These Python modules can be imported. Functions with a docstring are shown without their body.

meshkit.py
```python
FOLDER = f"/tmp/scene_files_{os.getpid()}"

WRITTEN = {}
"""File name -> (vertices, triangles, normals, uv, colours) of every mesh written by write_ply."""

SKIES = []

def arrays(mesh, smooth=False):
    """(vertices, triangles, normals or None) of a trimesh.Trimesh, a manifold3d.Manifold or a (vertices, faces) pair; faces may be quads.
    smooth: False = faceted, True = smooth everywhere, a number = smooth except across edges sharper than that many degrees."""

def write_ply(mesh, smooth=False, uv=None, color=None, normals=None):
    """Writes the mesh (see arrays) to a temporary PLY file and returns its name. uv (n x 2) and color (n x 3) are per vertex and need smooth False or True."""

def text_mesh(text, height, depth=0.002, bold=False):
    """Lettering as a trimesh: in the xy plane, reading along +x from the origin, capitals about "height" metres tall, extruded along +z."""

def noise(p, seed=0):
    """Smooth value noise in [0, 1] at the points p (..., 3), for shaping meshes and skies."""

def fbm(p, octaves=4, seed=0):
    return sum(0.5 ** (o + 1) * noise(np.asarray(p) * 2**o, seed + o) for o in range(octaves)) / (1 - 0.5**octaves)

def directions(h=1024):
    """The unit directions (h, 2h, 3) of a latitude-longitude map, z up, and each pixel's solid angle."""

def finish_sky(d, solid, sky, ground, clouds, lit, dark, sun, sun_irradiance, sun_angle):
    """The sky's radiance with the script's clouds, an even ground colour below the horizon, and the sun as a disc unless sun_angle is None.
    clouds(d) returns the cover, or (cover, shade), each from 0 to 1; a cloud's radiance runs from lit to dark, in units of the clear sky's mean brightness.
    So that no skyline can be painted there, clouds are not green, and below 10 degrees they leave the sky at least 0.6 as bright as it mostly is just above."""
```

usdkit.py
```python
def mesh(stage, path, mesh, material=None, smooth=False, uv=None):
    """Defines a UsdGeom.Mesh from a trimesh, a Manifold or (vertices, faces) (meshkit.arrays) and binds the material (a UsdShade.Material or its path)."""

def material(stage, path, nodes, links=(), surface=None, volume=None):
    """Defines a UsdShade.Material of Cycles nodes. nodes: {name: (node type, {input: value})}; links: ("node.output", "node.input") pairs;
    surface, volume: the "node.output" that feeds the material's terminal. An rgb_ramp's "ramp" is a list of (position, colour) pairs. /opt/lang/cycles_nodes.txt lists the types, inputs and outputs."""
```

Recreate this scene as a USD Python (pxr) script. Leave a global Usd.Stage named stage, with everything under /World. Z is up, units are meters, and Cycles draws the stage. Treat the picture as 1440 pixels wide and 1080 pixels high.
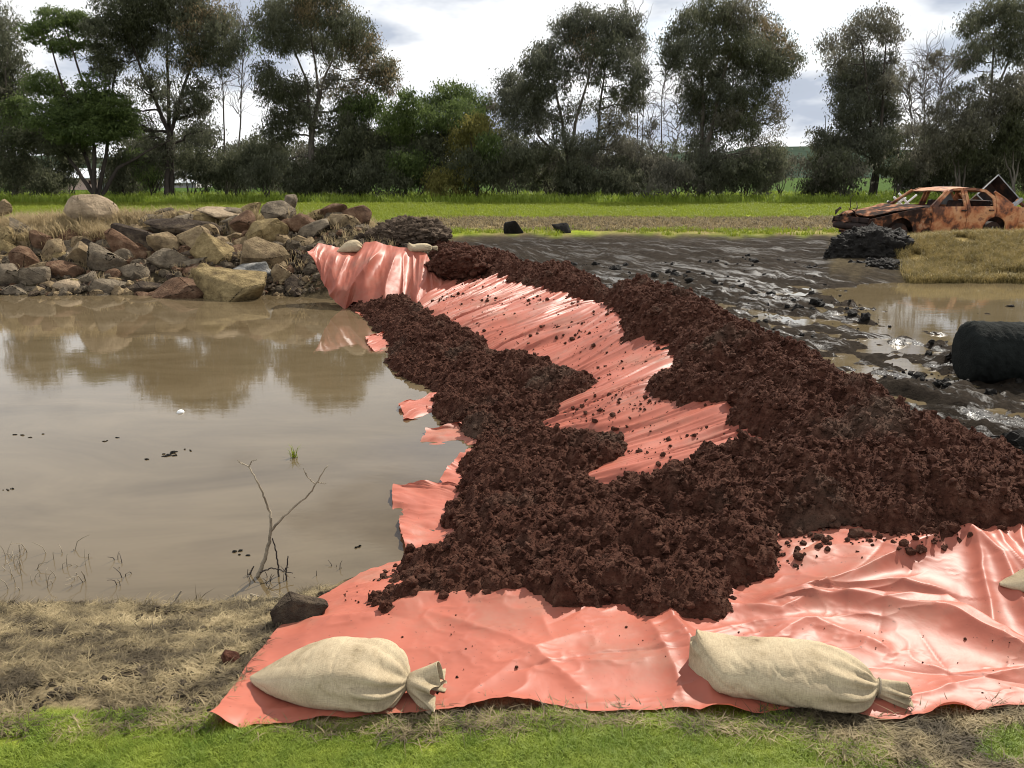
import math, random, numpy as np, trimesh, usdkit, meshkit, shapely
from shapely.geometry import Polygon, LineString
from scipy.interpolate import LinearNDInterpolator
from scipy.ndimage import gaussian_filter, map_coordinates, distance_transform_edt
from pxr import Usd, UsdGeom, UsdLux, UsdShade, Gf, Sdf, Vt
stage = Usd.Stage.CreateInMemory()
UsdGeom.SetStageUpAxis(stage, 'Z'); UsdGeom.SetStageMetersPerUnit(stage, 1.0)
UsdGeom.Xform.Define(stage, '/World'); UsdGeom.Scope.Define(stage, '/World/Looks')
R = np.random.default_rng(7)

# ------------------------------------------------------------ camera, sky, sun, exposure
CAM_H, PITCH, FPX = 1.65, math.radians(14.1), 1175.0
cam = UsdGeom.Camera.Define(stage, '/World/camera')
cam.CreateHorizontalApertureAttr(36.0); cam.CreateFocalLengthAttr(36.0 * FPX / 1440)
cam.CreateVerticalApertureAttr(27.0)
cam.AddTranslateOp().Set(Gf.Vec3d(0, 0, CAM_H)); cam.AddRotateXYZOp().Set(Gf.Vec3f(90 - math.degrees(PITCH), 0, 0))
cam.CreateExposureAttr(0.75)
SUN_AZ, SUN_EL = math.radians(36), math.radians(46)
sun = UsdLux.DistantLight.Define(stage, '/World/sun')
sun.CreateIntensityAttr(1.25); sun.CreateAngleAttr(0.6); sun.CreateNormalizeAttr(True); sun.CreateColorAttr(Gf.Vec3f(1.0, 0.94, 0.84))
sun.AddRotateXYZOp().Set(Gf.Vec3f(90 - math.degrees(SUN_EL), 0, 180 - math.degrees(SUN_AZ)))
SKY = usdkit.material(stage, '/World/Looks/sky', {
    'sky': ('sky_texture', {'sky_type': 'single_scattering', 'sun_disc': False, 'sun_elevation': SUN_EL, 'sun_rotation': SUN_AZ, 'aerosol_density': 1.6}),
    'co': ('texture_coordinate', {}),
    'mp': ('mapping', {'scale': (1.0, 1.0, 3.2), 'location': (1.7, 0.35, 0.2)}),
    'n': ('noise_texture', {'scale': 2.6, 'detail': 7.0, 'roughness': 0.52, 'distortion': 0.25}),
    'cover': ('rgb_ramp', {'ramp': [(0.0, (0, 0, 0)), (0.30, (0.3,) * 3), (0.45, (1, 1, 1)), (1.0, (1, 1, 1))]}),
    'n2': ('noise_texture', {'scale': 3.8, 'detail': 6.0, 'roughness': 0.5}),
    'mp2': ('mapping', {'scale': (1.0, 1.0, 2.6), 'location': (4.1, 2.0, 0.7)}),
    'shade': ('rgb_ramp', {'ramp': [(0.0, (2.5, 2.7, 3.1)), (0.39, (3.3, 3.65, 4.3)), (0.475, (6.6, 6.7, 6.8)), (1.0, (7.2, 7.2, 7.2))]}),
    'mix': ('mix', {'mix_type': 'mix'}),
    'bg': ('background_shader', {'strength': 0.1})},
    [('co.generated', 'mp.vector'), ('mp.vector', 'n.vector'), ('n.fac', 'cover.fac'), ('co.generated', 'mp2.vector'), ('mp2.vector', 'n2.vector'), ('n2.fac', 'shade.fac'),
     ('cover.color', 'mix.fac'), ('sky.color', 'mix.color1'), ('shade.color', 'mix.color2'), ('mix.color', 'bg.color')], surface='bg.background')
dome = UsdLux.DomeLight.Define(stage, '/World/sky'); dome.GetPrim().SetCustomDataByKey('kind', 'structure')
UsdShade.MaterialBindingAPI.Apply(dome.GetPrim()).Bind(SKY)

# ------------------------------------------------------------ pixel <-> world helpers (photograph is 1440 x 1080)
CP, SP = math.cos(PITCH), math.sin(PITCH)
def ray(u, v):
    a, b = (np.asarray(u, float) - 720) / FPX, -(np.asarray(v, float) - 540) / FPX
    return np.stack([a, CP + b * SP, -SP + b * CP], -1)
def P(u, v, z):                                      # where the sight line meets the level z
    d = ray(u, v); k = (z - CAM_H) / d[..., 2]
    return np.stack([d[..., 0] * k, d[..., 1] * k, np.full(np.shape(k), z) if np.ndim(k) else z], -1)
def PD(u, v, y):                                     # the point at ground distance y along the sight line
    d = ray(u, v); return d * (np.asarray(y, float) / d[..., 1])[..., None] + np.array([0, 0, CAM_H])
def proj(x, y, z):
    dz = z - CAM_H
    f = np.maximum(y * CP - dz * SP, 1e-3); up = y * SP + dz * CP
    return 720 + FPX * x / f, 540 - FPX * up / f
def noise3(x, y, z=0.0, s=0): return meshkit.noise(np.stack(np.broadcast_arrays(x, y, z), -1), s)
def fbm3(x, y, z=0.0, o=4, s=0): return meshkit.fbm(np.stack(np.broadcast_arrays(x, y, z), -1), o, s)
def sstep(a, b, x): t = np.clip((np.asarray(x, float) - a) / (b - a), 0, 1); return t * t * (3 - 2 * t)

# ------------------------------------------------------------ scene helpers
USED = {}
def numbered(path):
    k = USED.get(path, -1) + 1; USED[path] = k
    return path if k == 0 else f'{path}_{k:03d}'
def tag(o, label=None, cat=None, group=None, kind=None):
    p = o.GetPrim() if hasattr(o, 'GetPrim') else o
    for k, v in (('label', label), ('category', cat), ('group', group), ('kind', kind)):
        if v: p.SetCustomDataByKey(k, v)
    return p
def obj(name, mesh, material, parent=None, smooth=False, origin=None):
    base = '/World' if parent is None else str(parent.GetPath())
    if origin is not None:
        v, f, _ = meshkit.arrays(mesh); mesh = (v - np.asarray(origin, float), f)
    m = usdkit.mesh(stage, numbered(f'{base}/{name}'), mesh, material, smooth)
    if origin is not None and parent is None: m.AddTranslateOp().Set(Gf.Vec3d(*map(float, origin)))
    return m.GetPrim()
def thing(name, label, cat, loc=(0, 0, 0), rotz=0.0, group=None, tilt=(0, 0)):
    x = UsdGeom.Xform.Define(stage, numbered('/World/' + name)); x.AddTranslateOp().Set(Gf.Vec3d(*map(float, loc)))
    x.AddRotateXYZOp().Set(Gf.Vec3f(tilt[0], tilt[1], math.degrees(rotz)))
    return tag(x, label, cat, group)
def primvar(prim, name, arr):
    a = np.asarray(arr, np.float32); api = UsdGeom.PrimvarsAPI(prim)
    if a.ndim == 2: api.CreatePrimvar(name, Sdf.ValueTypeNames.Color3fArray, 'vertex').Set(Vt.Vec3fArray.FromNumpy(a))
    else: api.CreatePrimvar(name, Sdf.ValueTypeNames.FloatArray, 'vertex').Set(Vt.FloatArray.FromNumpy(a))
def grid_faces(nr, nc):
    i = np.arange(nr * nc).reshape(nr, nc)
    return np.stack([i[:-1, :-1].ravel(), i[:-1, 1:].ravel(), i[1:, 1:].ravel(), i[1:, :-1].ravel()], 1)
def tris(q): return np.vstack([q[:, [0, 1, 2]], q[:, [0, 2, 3]]])
def cat(ms):
    ms = [m for m in ms if m is not None]; vs, fs, n = [], [], 0
    for m in ms:
        v, f, _ = meshkit.arrays(m); vs.append(v); fs.append(f + n); n += len(v)
    return np.vstack(vs), np.vstack(fs)
def tube(pts, rad, n=6, cap=True):
    pts = np.asarray(pts, float); k = len(pts); rad = np.broadcast_to(np.asarray(rad, float), (k,))
    t = np.gradient(pts, axis=0); t /= np.linalg.norm(t, axis=1, keepdims=True) + 1e-9
    ref = np.array([0.31, 0.87, 0.38]) if abs(t[:, 2]).mean() > 0.5 else np.array([0, 0, 1.0])
    a = np.cross(t, ref); a /= np.linalg.norm(a, axis=1, keepdims=True) + 1e-9; b = np.cross(t, a)
    th = np.arange(n) * 2 * np.pi / n
    v = pts[:, None] + rad[:, None, None] * (a[:, None] * np.cos(th)[None, :, None] + b[:, None] * np.sin(th)[None, :, None])
    i = np.arange(k * n).reshape(k, n); j = np.roll(i, -1, 1)
    f = tris(np.stack([i[:-1].ravel(), j[:-1].ravel(), j[1:].ravel(), i[1:].ravel()], 1)); v = v.reshape(-1, 3)
    if cap:
        v = np.vstack([v, pts[0], pts[-1]])
        f = np.vstack([f, np.stack([j[0], i[0], np.full(n, k * n)], 1), np.stack([i[-1], j[-1], np.full(n, k * n + 1)], 1)])
    return v, f
def box(sx, sy, sz, c=(0, 0, 0), rot=None, bevel=0.0):
    if bevel:
        s = np.array([sx, sy, sz]) / 2; pts = []
        for q in np.ndindex(2, 2, 2):
            g = np.array(q) * 2 - 1
            for k in range(3):
                e = s - bevel; e[k] = s[k]; pts.append(g * e)
        m = trimesh.convex.convex_hull(np.array(pts)); v, f = np.array(m.vertices), np.array(m.faces)
    else:
        m = trimesh.creation.box((sx, sy, sz)); v, f = np.array(m.vertices), np.array(m.faces)
    if rot is not None: v = v @ np.asarray(rot).T
    return v + np.asarray(c, float), f
def rot(ax, deg):
    return trimesh.transformations.rotation_matrix(math.radians(deg), ax)[:3, :3]
def curve(pts, n):                                   # resample a polyline evenly
    pts = np.asarray(pts, float); d = np.r_[0, np.cumsum(np.linalg.norm(np.diff(pts, axis=0), axis=1))]
    return np.stack([np.interp(np.linspace(0, d[-1], n), d, pts[:, k]) for k in range(pts.shape[1])], 1)
def scatter(name, protos, pos, scale, yaw, mat, label, pick=None, tilt=0.0, category=None, seed=0):
    rng = np.random.default_rng(seed)
    path = numbered('/World/' + name); pi = UsdGeom.PointInstancer.Define(stage, path); n = len(pos)
    mats = mat if isinstance(mat, list) else [mat] * len(protos); names = []
    for k, m in enumerate(protos):
        pth = path + '/' + ('clump' if k == 0 else f'clump_{k:03d}'); usdkit.mesh(stage, pth, m, mats[k]); names.append(pth)
    pi.CreatePrototypesRel().SetTargets([Sdf.Path(x) for x in names])
    pi.CreateProtoIndicesAttr(Vt.IntArray.FromNumpy((rng.integers(0, len(protos), n) if pick is None else pick).astype(np.int32)))
    pi.CreatePositionsAttr(Vt.Vec3fArray.FromNumpy(np.asarray(pos, np.float32)))
    s = np.asarray(scale, np.float32); s = np.repeat(s[:, None], 3, 1) if s.ndim == 1 else s
    pi.CreateScalesAttr(Vt.Vec3fArray.FromNumpy(s))
    ax = rng.normal(size=(n, 2)) * tilt; w = yaw / 2
    q = np.stack([np.cos(w), ax[:, 0] * .5, ax[:, 1] * .5, np.sin(w)], 1); q /= np.linalg.norm(q, axis=1, keepdims=True)
    pi.CreateOrientationsAttr(Vt.QuathArray([Gf.Quath(float(a), float(b), float(c), float(d)) for a, b, c, d in q]))
    return tag(pi, label, category, None, 'stuff')

# ------------------------------------------------------------ materials
def mat(name, ramp, scale=6.0, rough=0.85, bump=0.0, bscale=40.0, spec=0.3, detail=6.0, dist=0.02, extra=None, obj_space=False, metallic=0.0, rvar=0.0, stretch=(1, 1, 1), ndist=0.0):
    nodes = {'g': ('texture_coordinate', {}) if obj_space else ('geometry', {}), 'mp': ('mapping', {'scale': stretch}),
             'n': ('noise_texture', {'scale': scale, 'detail': detail, 'roughness': 0.62, 'distortion': ndist}), 'r': ('rgb_ramp', {'ramp': ramp}),
             'p': ('principled_bsdf', {'roughness': rough, 'specular_ior_level': spec, 'metallic': metallic, **(extra or {})})}
    links = [('g.object' if obj_space else 'g.position', 'mp.vector'), ('mp.vector', 'n.vector'), ('n.fac', 'r.fac'), ('r.color', 'p.base_color')]
    if bump:
        nodes['bn'] = ('noise_texture', {'scale': bscale, 'detail': 5.0, 'roughness': 0.65}); nodes['b'] = ('bump', {'strength': bump, 'distance': dist})
        links += [('mp.vector', 'bn.vector'), ('bn.fac', 'b.height'), ('b.normal', 'p.normal')]
    if rvar:
        nodes['rm'] = ('map_range', {'from_min': 0.3, 'from_max': 0.7, 'to_min': max(rough - rvar, 0.02), 'to_max': min(rough + rvar, 1.0), 'clamp': True}); nodes['rn'] = ('noise_texture', {'scale': scale * 1.7, 'detail': 4.0})
        links += [('mp.vector', 'rn.vector'), ('rn.fac', 'rm.value'), ('rm.result', 'p.roughness')]
    return usdkit.material(stage, numbered('/World/Looks/' + name), nodes, links, surface='p.BSDF')
def leafmat(name, trans=0.35, rough=0.5, spec=0.3, fixed=None, nscale=5.0):
    nodes = {'a': ('attribute', {'attribute': 'col'}), 'g': ('geometry', {}), 'h': ('hsv', {}), 'mr': ('map_range', {'from_min': 0.0, 'from_max': 1.0, 'to_min': 0.78 if fixed is None else 0.95, 'to_max': 1.3 if fixed is None else 1.75}),
             'p': ('principled_bsdf', {'roughness': rough, 'specular_ior_level': spec}), 't': ('translucent_bsdf', {}), 'm': ('mix_closure', {'fac': trans})}
    links = [('a.color', 'h.color'), ('g.random_per_island', 'mr.value'), ('mr.result', 'h.value'), ('h.color', 'p.base_color'), ('h.color', 't.color'), ('p.BSDF', 'm.closure1'), ('t.BSDF', 'm.closure2')]
    if fixed is not None:
        nodes['a'] = ('rgb_ramp', {'ramp': fixed}); links += [('g.random_per_island', 'a.fac')]
        nodes['oi'] = ('object_info', {}); nodes['nz'] = ('noise_texture', {'scale': nscale, 'detail': 6.0, 'roughness': 0.7}); nodes['mx'] = ('mix_float', {'fac': 0.62, 'use_clamp': False})
        links = [l for l in links if l[0] != 'g.random_per_island'] + [('g.random_per_island', 'mx.a'), ('g.position', 'nz.vector'), ('nz.fac', 'mx.b'), ('mx.result', 'a.fac'), ('g.random_per_island', 'mr.value')]
    return usdkit.material(stage, '/World/Looks/' + name, nodes, links, surface='m.closure')
LEAF = leafmat('leaf', 0.45, 0.6, 0.12)
LAWN = leafmat('lawn_blade', 0.4, 0.55, 0.25, [(0.2, (0.12, 0.19, 0.02)), (0.40, (0.29, 0.35, 0.05)), (0.58, (0.45, 0.48, 0.09)), (0.8, (0.60, 0.53, 0.20))])
STRAW = leafmat('straw_blade', 0.3, 0.7, 0.2, [(0.26, (0.07, 0.054, 0.032)), (0.37, (0.31, 0.245, 0.135)), (0.47, (0.60, 0.49, 0.29)), (0.72, (0.64, 0.56, 0.37))])
TALLSTRAW = leafmat('tall_straw_blade', 0.5, 0.7, 0.15, [(0.25, (0.22, 0.165, 0.09)), (0.42, (0.48, 0.38, 0.22)), (0.55, (0.62, 0.52, 0.33)), (0.75, (0.70, 0.60, 0.42))])
BANK = leafmat('bank_blade', 0.3, 0.7, 0.2, [(0.22, (0.13, 0.105, 0.04)), (0.42, (0.38, 0.29, 0.115)), (0.58, (0.58, 0.45, 0.20)), (0.72, (0.22, 0.26, 0.06))])
FIELD = leafmat('field_blade', 0.4, 0.6, 0.2, [(0.25, (0.15, 0.185, 0.02)), (0.5, (0.29, 0.325, 0.035)), (0.75, (0.39, 0.39, 0.07))])
PINK = usdkit.material(stage, '/World/Looks/pink_plastic', {
    'g': ('geometry', {}), 'n': ('noise_texture', {'scale': 3.0, 'detail': 6.0, 'roughness': 0.6}),
    'r': ('rgb_ramp', {'ramp': [(0.3, (0.285, 0.080, 0.051)), (0.55, (0.36, 0.104, 0.067)), (0.75, (0.365, 0.124, 0.084))]}),
    'dn': ('noise_texture', {'scale': 55.0, 'detail': 3.0, 'roughness': 0.7}), 'dr': ('rgb_ramp', {'ramp': [(0.0, (0, 0, 0)), (0.66, (0, 0, 0)), (0.72, (.8,) * 3), (1.0, (.8,) * 3)]}), 'fn': ('noise_texture', {'scale': 2.2, 'detail': 8.0, 'roughness': 0.7}), 'fr': ('rgb_ramp', {'ramp': [(0.0, (0, 0, 0)), (0.50, (0.0,) * 3), (0.70, (.6,) * 3), (1.0, (.65,) * 3)]}), 'fm': ('mix', {'color2': (0.26, 0.15, 0.105)}),
    'dm': ('mix', {'color2': (0.07, 0.03, 0.02)}),
    'bn': ('noise_texture', {'scale': 9.0, 'detail': 4.0, 'roughness': 0.5, 'distortion': 0.4}), 'b': ('bump', {'strength': 0.12, 'distance': 0.02}),
    'p': ('principled_bsdf', {'roughness': 0.47, 'specular_ior_level': 0.24}), 't': ('translucent_bsdf', {'color': (0.6, 0.13, 0.08)}), 'm': ('mix_closure', {'fac': 0.14})},
    [('g.position', 'n.vector'), ('n.fac', 'r.fac'), ('g.position', 'dn.vector'), ('dn.fac', 'dr.fac'), ('dr.color', 'dm.fac'), ('g.position', 'fn.vector'), ('fn.fac', 'fr.fac'), ('fr.color', 'fm.fac'), ('r.color', 'fm.color1'), ('fm.color', 'dm.color1'), ('dm.color', 'p.base_color'),
     ('g.position', 'bn.vector'), ('bn.fac', 'b.height'), ('b.normal', 'p.normal'), ('p.BSDF', 'm.closure1'), ('t.BSDF', 'm.closure2')], surface='m.closure')
SOIL = usdkit.material(stage, '/World/Looks/soil', {
    'g': ('geometry', {}), 'n': ('noise_texture', {'scale': 22.0, 'detail': 7.0, 'roughness': 0.65}), 'r': ('rgb_ramp', {'ramp': [(0.25, (0.021, 0.0079, 0.0051)), (0.5, (0.057, 0.0222, 0.0140)), (0.75, (0.122, 0.061, 0.041))]}),
    'n2': ('noise_texture', {'scale': 1.15, 'detail': 5.0, 'roughness': 0.6}), 'r2': ('rgb_ramp', {'ramp': [(0.0, (0, 0, 0)), (0.55, (0, 0, 0)), (0.70, (0.75, 0.75, 0.75)), (1.0, (0.8, 0.8, 0.8))]}), 'm': ('mix', {'color2': (0.082, 0.058, 0.042)}),
    'bn': ('noise_texture', {'scale': 90.0, 'detail': 5.0, 'roughness': 0.65}), 'b': ('bump', {'strength': 1.0, 'distance': 0.02}), 'p': ('principled_bsdf', {'roughness': 0.95, 'specular_ior_level': 0.08})},
    [('g.position', 'n.vector'), ('n.fac', 'r.fac'), ('g.position', 'n2.vector'), ('n2.fac', 'r2.fac'), ('r2.color', 'm.fac'), ('r.color', 'm.color1'), ('m.color', 'p.base_color'), ('g.position', 'bn.vector'), ('bn.fac', 'b.height'), ('b.normal', 'p.normal')], surface='p.BSDF')
BLACKMUD = mat('black_mud', [(0.3, (0.006, 0.005, 0.0045)), (0.6, (0.014, 0.0125, 0.0105)), (0.8, (0.045, 0.038, 0.030))], 10, 0.8, 1.0, 50, 0.12, rvar=0.15)
def rockmat(name, a, b, c): return mat(name, [(0.28, a), (0.5, b), (0.72, c)], 7.0, 0.92, 1.0, 26, 0.1, dist=0.05, detail=9.0, obj_space=False)
ROCK = {'tan': rockmat('tan_rock', (0.085, 0.060, 0.037), (0.197, 0.143, 0.082), (0.292, 0.222, 0.126)), 'red': rockmat('red_rock', (0.041, 0.023, 0.013), (0.101, 0.057, 0.034), (0.178, 0.117, 0.074)),
        'grey': rockmat('grey_rock', (0.053, 0.042, 0.030), (0.131, 0.104, 0.073), (0.218, 0.176, 0.122)), 'yellow': rockmat('yellow_rock', (0.068, 0.047, 0.025), (0.178, 0.131, 0.062), (0.307, 0.233, 0.116)),
        'blue': rockmat('blue_rock', (0.056, 0.057, 0.055), (0.148, 0.145, 0.137), (0.310, 0.290, 0.262)), 'pale': rockmat('pale_rock', (0.172, 0.129, 0.086), (0.295, 0.225, 0.149), (0.383, 0.297, 0.203)),
        'dark': rockmat('dark_rock', (0.019, 0.013, 0.010), (0.044, 0.032, 0.023), (0.112, 0.084, 0.054))}
SACK = usdkit.material(stage, '/World/Looks/sack_cloth', {
    'c': ('texture_coordinate', {}), 'm1': ('mapping', {'scale': (1.0, 0.12, 0.12)}), 'm2': ('mapping', {'scale': (0.12, 1.0, 1.0)}), 'w1': ('noise_texture', {'scale': 460.0, 'detail': 2.0}), 'w2': ('noise_texture', {'scale': 460.0, 'detail': 2.0}),
    'n': ('noise_texture', {'scale': 7.0, 'detail': 8.0, 'roughness': 0.7}), 'r': ('rgb_ramp', {'ramp': [(0.29, (0.11, 0.080, 0.050)), (0.39, (0.24, 0.19, 0.12)), (0.5, (0.31, 0.25, 0.165)), (0.72, (0.36, 0.30, 0.20))]}),
    'a': ('math', {'math_type': 'add'}), 'vr': ('map_range', {'from_min': .7, 'from_max': 1.3, 'to_min': .82, 'to_max': 1.17, 'clamp': True}), 'h': ('hsv', {}), 'b': ('bump', {'strength': 0.5, 'distance': 0.002}), 'p': ('principled_bsdf', {'roughness': 0.95, 'specular_ior_level': 0.1})},
    [('c.object', 'm1.vector'), ('c.object', 'm2.vector'), ('m1.vector', 'w1.vector'), ('m2.vector', 'w2.vector'), ('c.object', 'n.vector'), ('n.fac', 'r.fac'), ('r.color', 'h.color'), ('a.value', 'vr.value'), ('vr.result', 'h.value'), ('h.color', 'p.base_color'), ('w1.fac', 'a.value1'), ('w2.fac', 'a.value2'), ('a.value', 'b.height'), ('b.normal', 'p.normal')], surface='p.BSDF')
def watermat(name, c1, c2, bump, rough):
    return usdkit.material(stage, '/World/Looks/' + name, {
        'g': ('geometry', {}), 'mp': ('mapping', {'scale': (0.7, 1.6, 1.0)}), 'n': ('noise_texture', {'scale': 0.8, 'detail': 8.0, 'roughness': 0.65, 'distortion': 0.8}), 'r': ('rgb_ramp', {'ramp': [(0.3, c1), (0.7, c2)]}),
        'bn': ('noise_texture', {'scale': 5.0, 'detail': 5.0, 'roughness': 0.55}), 'b': ('bump', {'strength': bump, 'distance': 0.02}),
        'rn': ('noise_texture', {'scale': 1.1, 'detail': 5.0, 'roughness': 0.65}), 'rr': ('map_range', {'from_min': 0.4, 'from_max': 0.65, 'to_min': rough, 'to_max': rough + 0.03, 'clamp': True}),
        'p': ('principled_bsdf', {'ior': 1.33, 'specular_ior_level': 0.5})},
        [('g.position', 'mp.vector'), ('mp.vector', 'n.vector'), ('n.fac', 'r.fac'), ('r.color', 'p.base_color'), ('mp.vector', 'bn.vector'), ('bn.fac', 'b.height'), ('b.normal', 'p.normal'), ('mp.vector', 'rn.vector'), ('rn.fac', 'rr.value'), ('rr.result', 'p.roughness')], surface='p.BSDF')
POND = watermat('pond_water', (0.060, 0.043, 0.022), (0.106, 0.080, 0.047), 0.02, 0.012)
PUDDLE = watermat('puddle_water', (0.075, 0.056, 0.030), (0.11, 0.084, 0.048), 0.03, 0.015)
RUST = mat('rusty_steel', [(0.25, (0.025, 0.014, 0.011)), (0.40, (0.075, 0.030, 0.017)), (0.48, (0.25, 0.090, 0.038)), (0.58, (0.36, 0.19, 0.095)), (0.64, (0.15, 0.06, 0.035)), (0.74, (0.34, 0.24, 0.15))], 2.4, 0.8, 0.5, 60, 0.25, dist=0.006, ndist=0.15, detail=9.0)
CHAR = mat('charred_steel', [(0.3, (0.009, 0.007, 0.007)), (0.5, (0.026, 0.016, 0.013)), (0.7, (0.10, 0.042, 0.026))], 4, 0.85, 0.4, 60, 0.15)
STEEL = mat('grey_steel', [(0.3, (0.12, 0.125, 0.13)), (0.7, (0.26, 0.27, 0.28))], 9, 0.6, 0.2, 50, 0.4)
WHITE = mat('white_paint', [(0.3, (0.50, 0.50, 0.49)), (0.7, (0.74, 0.74, 0.72))], 9, 0.5)
BARK = mat('bark', [(0.3, (0.035, 0.028, 0.022)), (0.55, (0.085, 0.072, 0.06)), (0.75, (0.17, 0.15, 0.125))], 3.0, 0.9, 0.8, 14, 0.2, stretch=(1, 1, 0.3))
DARKBARK = mat('dark_bark', [(0.3, (0.022, 0.017, 0.014)), (0.6, (0.05, 0.04, 0.034)), (0.8, (0.09, 0.076, 0.062))], 4.0, 0.9, 0.8, 14, 0.2, stretch=(1, 1, 0.3))
TWIG = mat('twig_bark', [(0.3, (0.10, 0.08, 0.055)), (0.7, (0.30, 0.25, 0.18))], 14, 0.85, 0.3, 80)
FABRIC = mat('black_fabric', [(0.3, (0.005, 0.006, 0.0055)), (0.7, (0.014, 0.016, 0.0145))], 12, 0.95, 0.8, 60, 0.1)

# ------------------------------------------------------------ terrain heights from surveyed points (pixel, level) or (x, y, level)
WATER = -0.25
ctl = []
def cz(*pts):
    for u, v, z in pts: ctl.append(P(u, v, z))
def cy(*pts):                                        # (u, y, level): a point at ground distance y in the direction of column u
    for u, y, z in pts: ctl.append(np.array([(u - 720) / FPX * (y * CP + (CAM_H - z) * SP), y, z]))
TOE = [(485, 425), (520, 462), (548, 490), (560, 525), (612, 552), (640, 600), (655, 640), (640, 700), (630, 750), (590, 785)]
CREST = [(640, 352, .30), (700, 370, .29), (770, 386, .31), (880, 417, .35), (970, 465, .33), (1040, 505, .34), (1110, 562, .31), (1230, 612, .26), (1330, 668, .24), (1440, 703, .23), (1560, 750, .23), (1700, 815, .20)]
ctl += [np.array(p, float) for p in ((-16, .5, 0), (16, .5, 0), (-4, 2.4, 0), (-2, 2.45, 0), (0, 2.35, 0), (2, 2.4, 0), (4, 2.4, 0), (-8, 2.4, 0), (9, 2.4, 0), (16, 3, .1), (-16, 3, -.25), (-16, 5, -.6), (-16, 10, -.6))]
cz(*[(u, 945, -.02) for u in (-300, 0, 150, 300)], *[(u, 852, -.24) for u in (-300, 0, 150, 300, 400)], *[(u, 810, -.42) for u in (-300, 0, 150, 300, 420)])
cz((0, 700, -.6), (300, 700, -.6), (450, 650, -.6), (500, 720, -.5), (0, 500, -.6), (400, 560, -.6), (-400, 600, -.6), (450, 480, -.5), (200, 440, -.5), (-200, 440, -.5))
cz(*[(u, v, -.27) for u, v in TOE])
cz((345, 935, -.01), (540, 852, 0.0), (700, 850, .015), (900, 850, .02), (1050, 862, .02), (1200, 845, .04), (1440, 900, .03), (450, 846, -.12), (520, 810, -.20))
cz((700, 800, -.06), (900, 822, -.03), (600, 795, -.16), (680, 740, -.12), (800, 740, -.08), (900, 740, -.02), (1000, 740, .04))
cz((600, 430, -.08), (690, 482, -.08), (760, 505, -.08), (810, 530, -.08), (800, 595, -.08), (880, 630, -.04), (820, 682, -.06), (700, 660, -.14), (660, 540, -.14), (600, 480, -.14))
cz((700, 388, .16), (860, 432, .20), (935, 490, .22), (1000, 558, .22), (1065, 612, .20), (980, 655, .12))
cz(*CREST)
CW = np.array([P(*c) for c in CREST])
for k, c in enumerate(CW):
    tdir = CW[min(k + 1, len(CW) - 1)] - CW[max(k - 1, 0)]; nrm = np.array([-tdir[1], tdir[0]]); nrm /= np.linalg.norm(nrm)
    if nrm[0] < 0: nrm = -nrm
    ctl.append(np.array([c[0] + nrm[0] * 0.95, c[1] + nrm[1] * 0.95, -.17])); ctl.append(np.array([c[0] + nrm[0] * 0.4, c[1] + nrm[1] * 0.4, c[2] - .06]))
cz((1110, 770, .10), (1290, 752, .17), (1440, 735, .20), (1040, 815, .04), (1440, 850, .07), (1250, 820, .07))
cz((950, 422, -.17), (1100, 450, -.215), (1230, 485, -.215), (1400, 560, -.205), (1300, 520, -.205), (1440, 520, -.22), (1440, 640, -.2), (900, 390, -.13), (1000, 345, -.06), (1100, 372, -.12), (780, 350, -.05), (1150, 420, -.26), (1180, 500, -.20))
cz((1230, 425, -.36), (1300, 440, -.38), (1440, 450, -.38), (1700, 450, -.38), (1320, 475, -.30))
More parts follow.
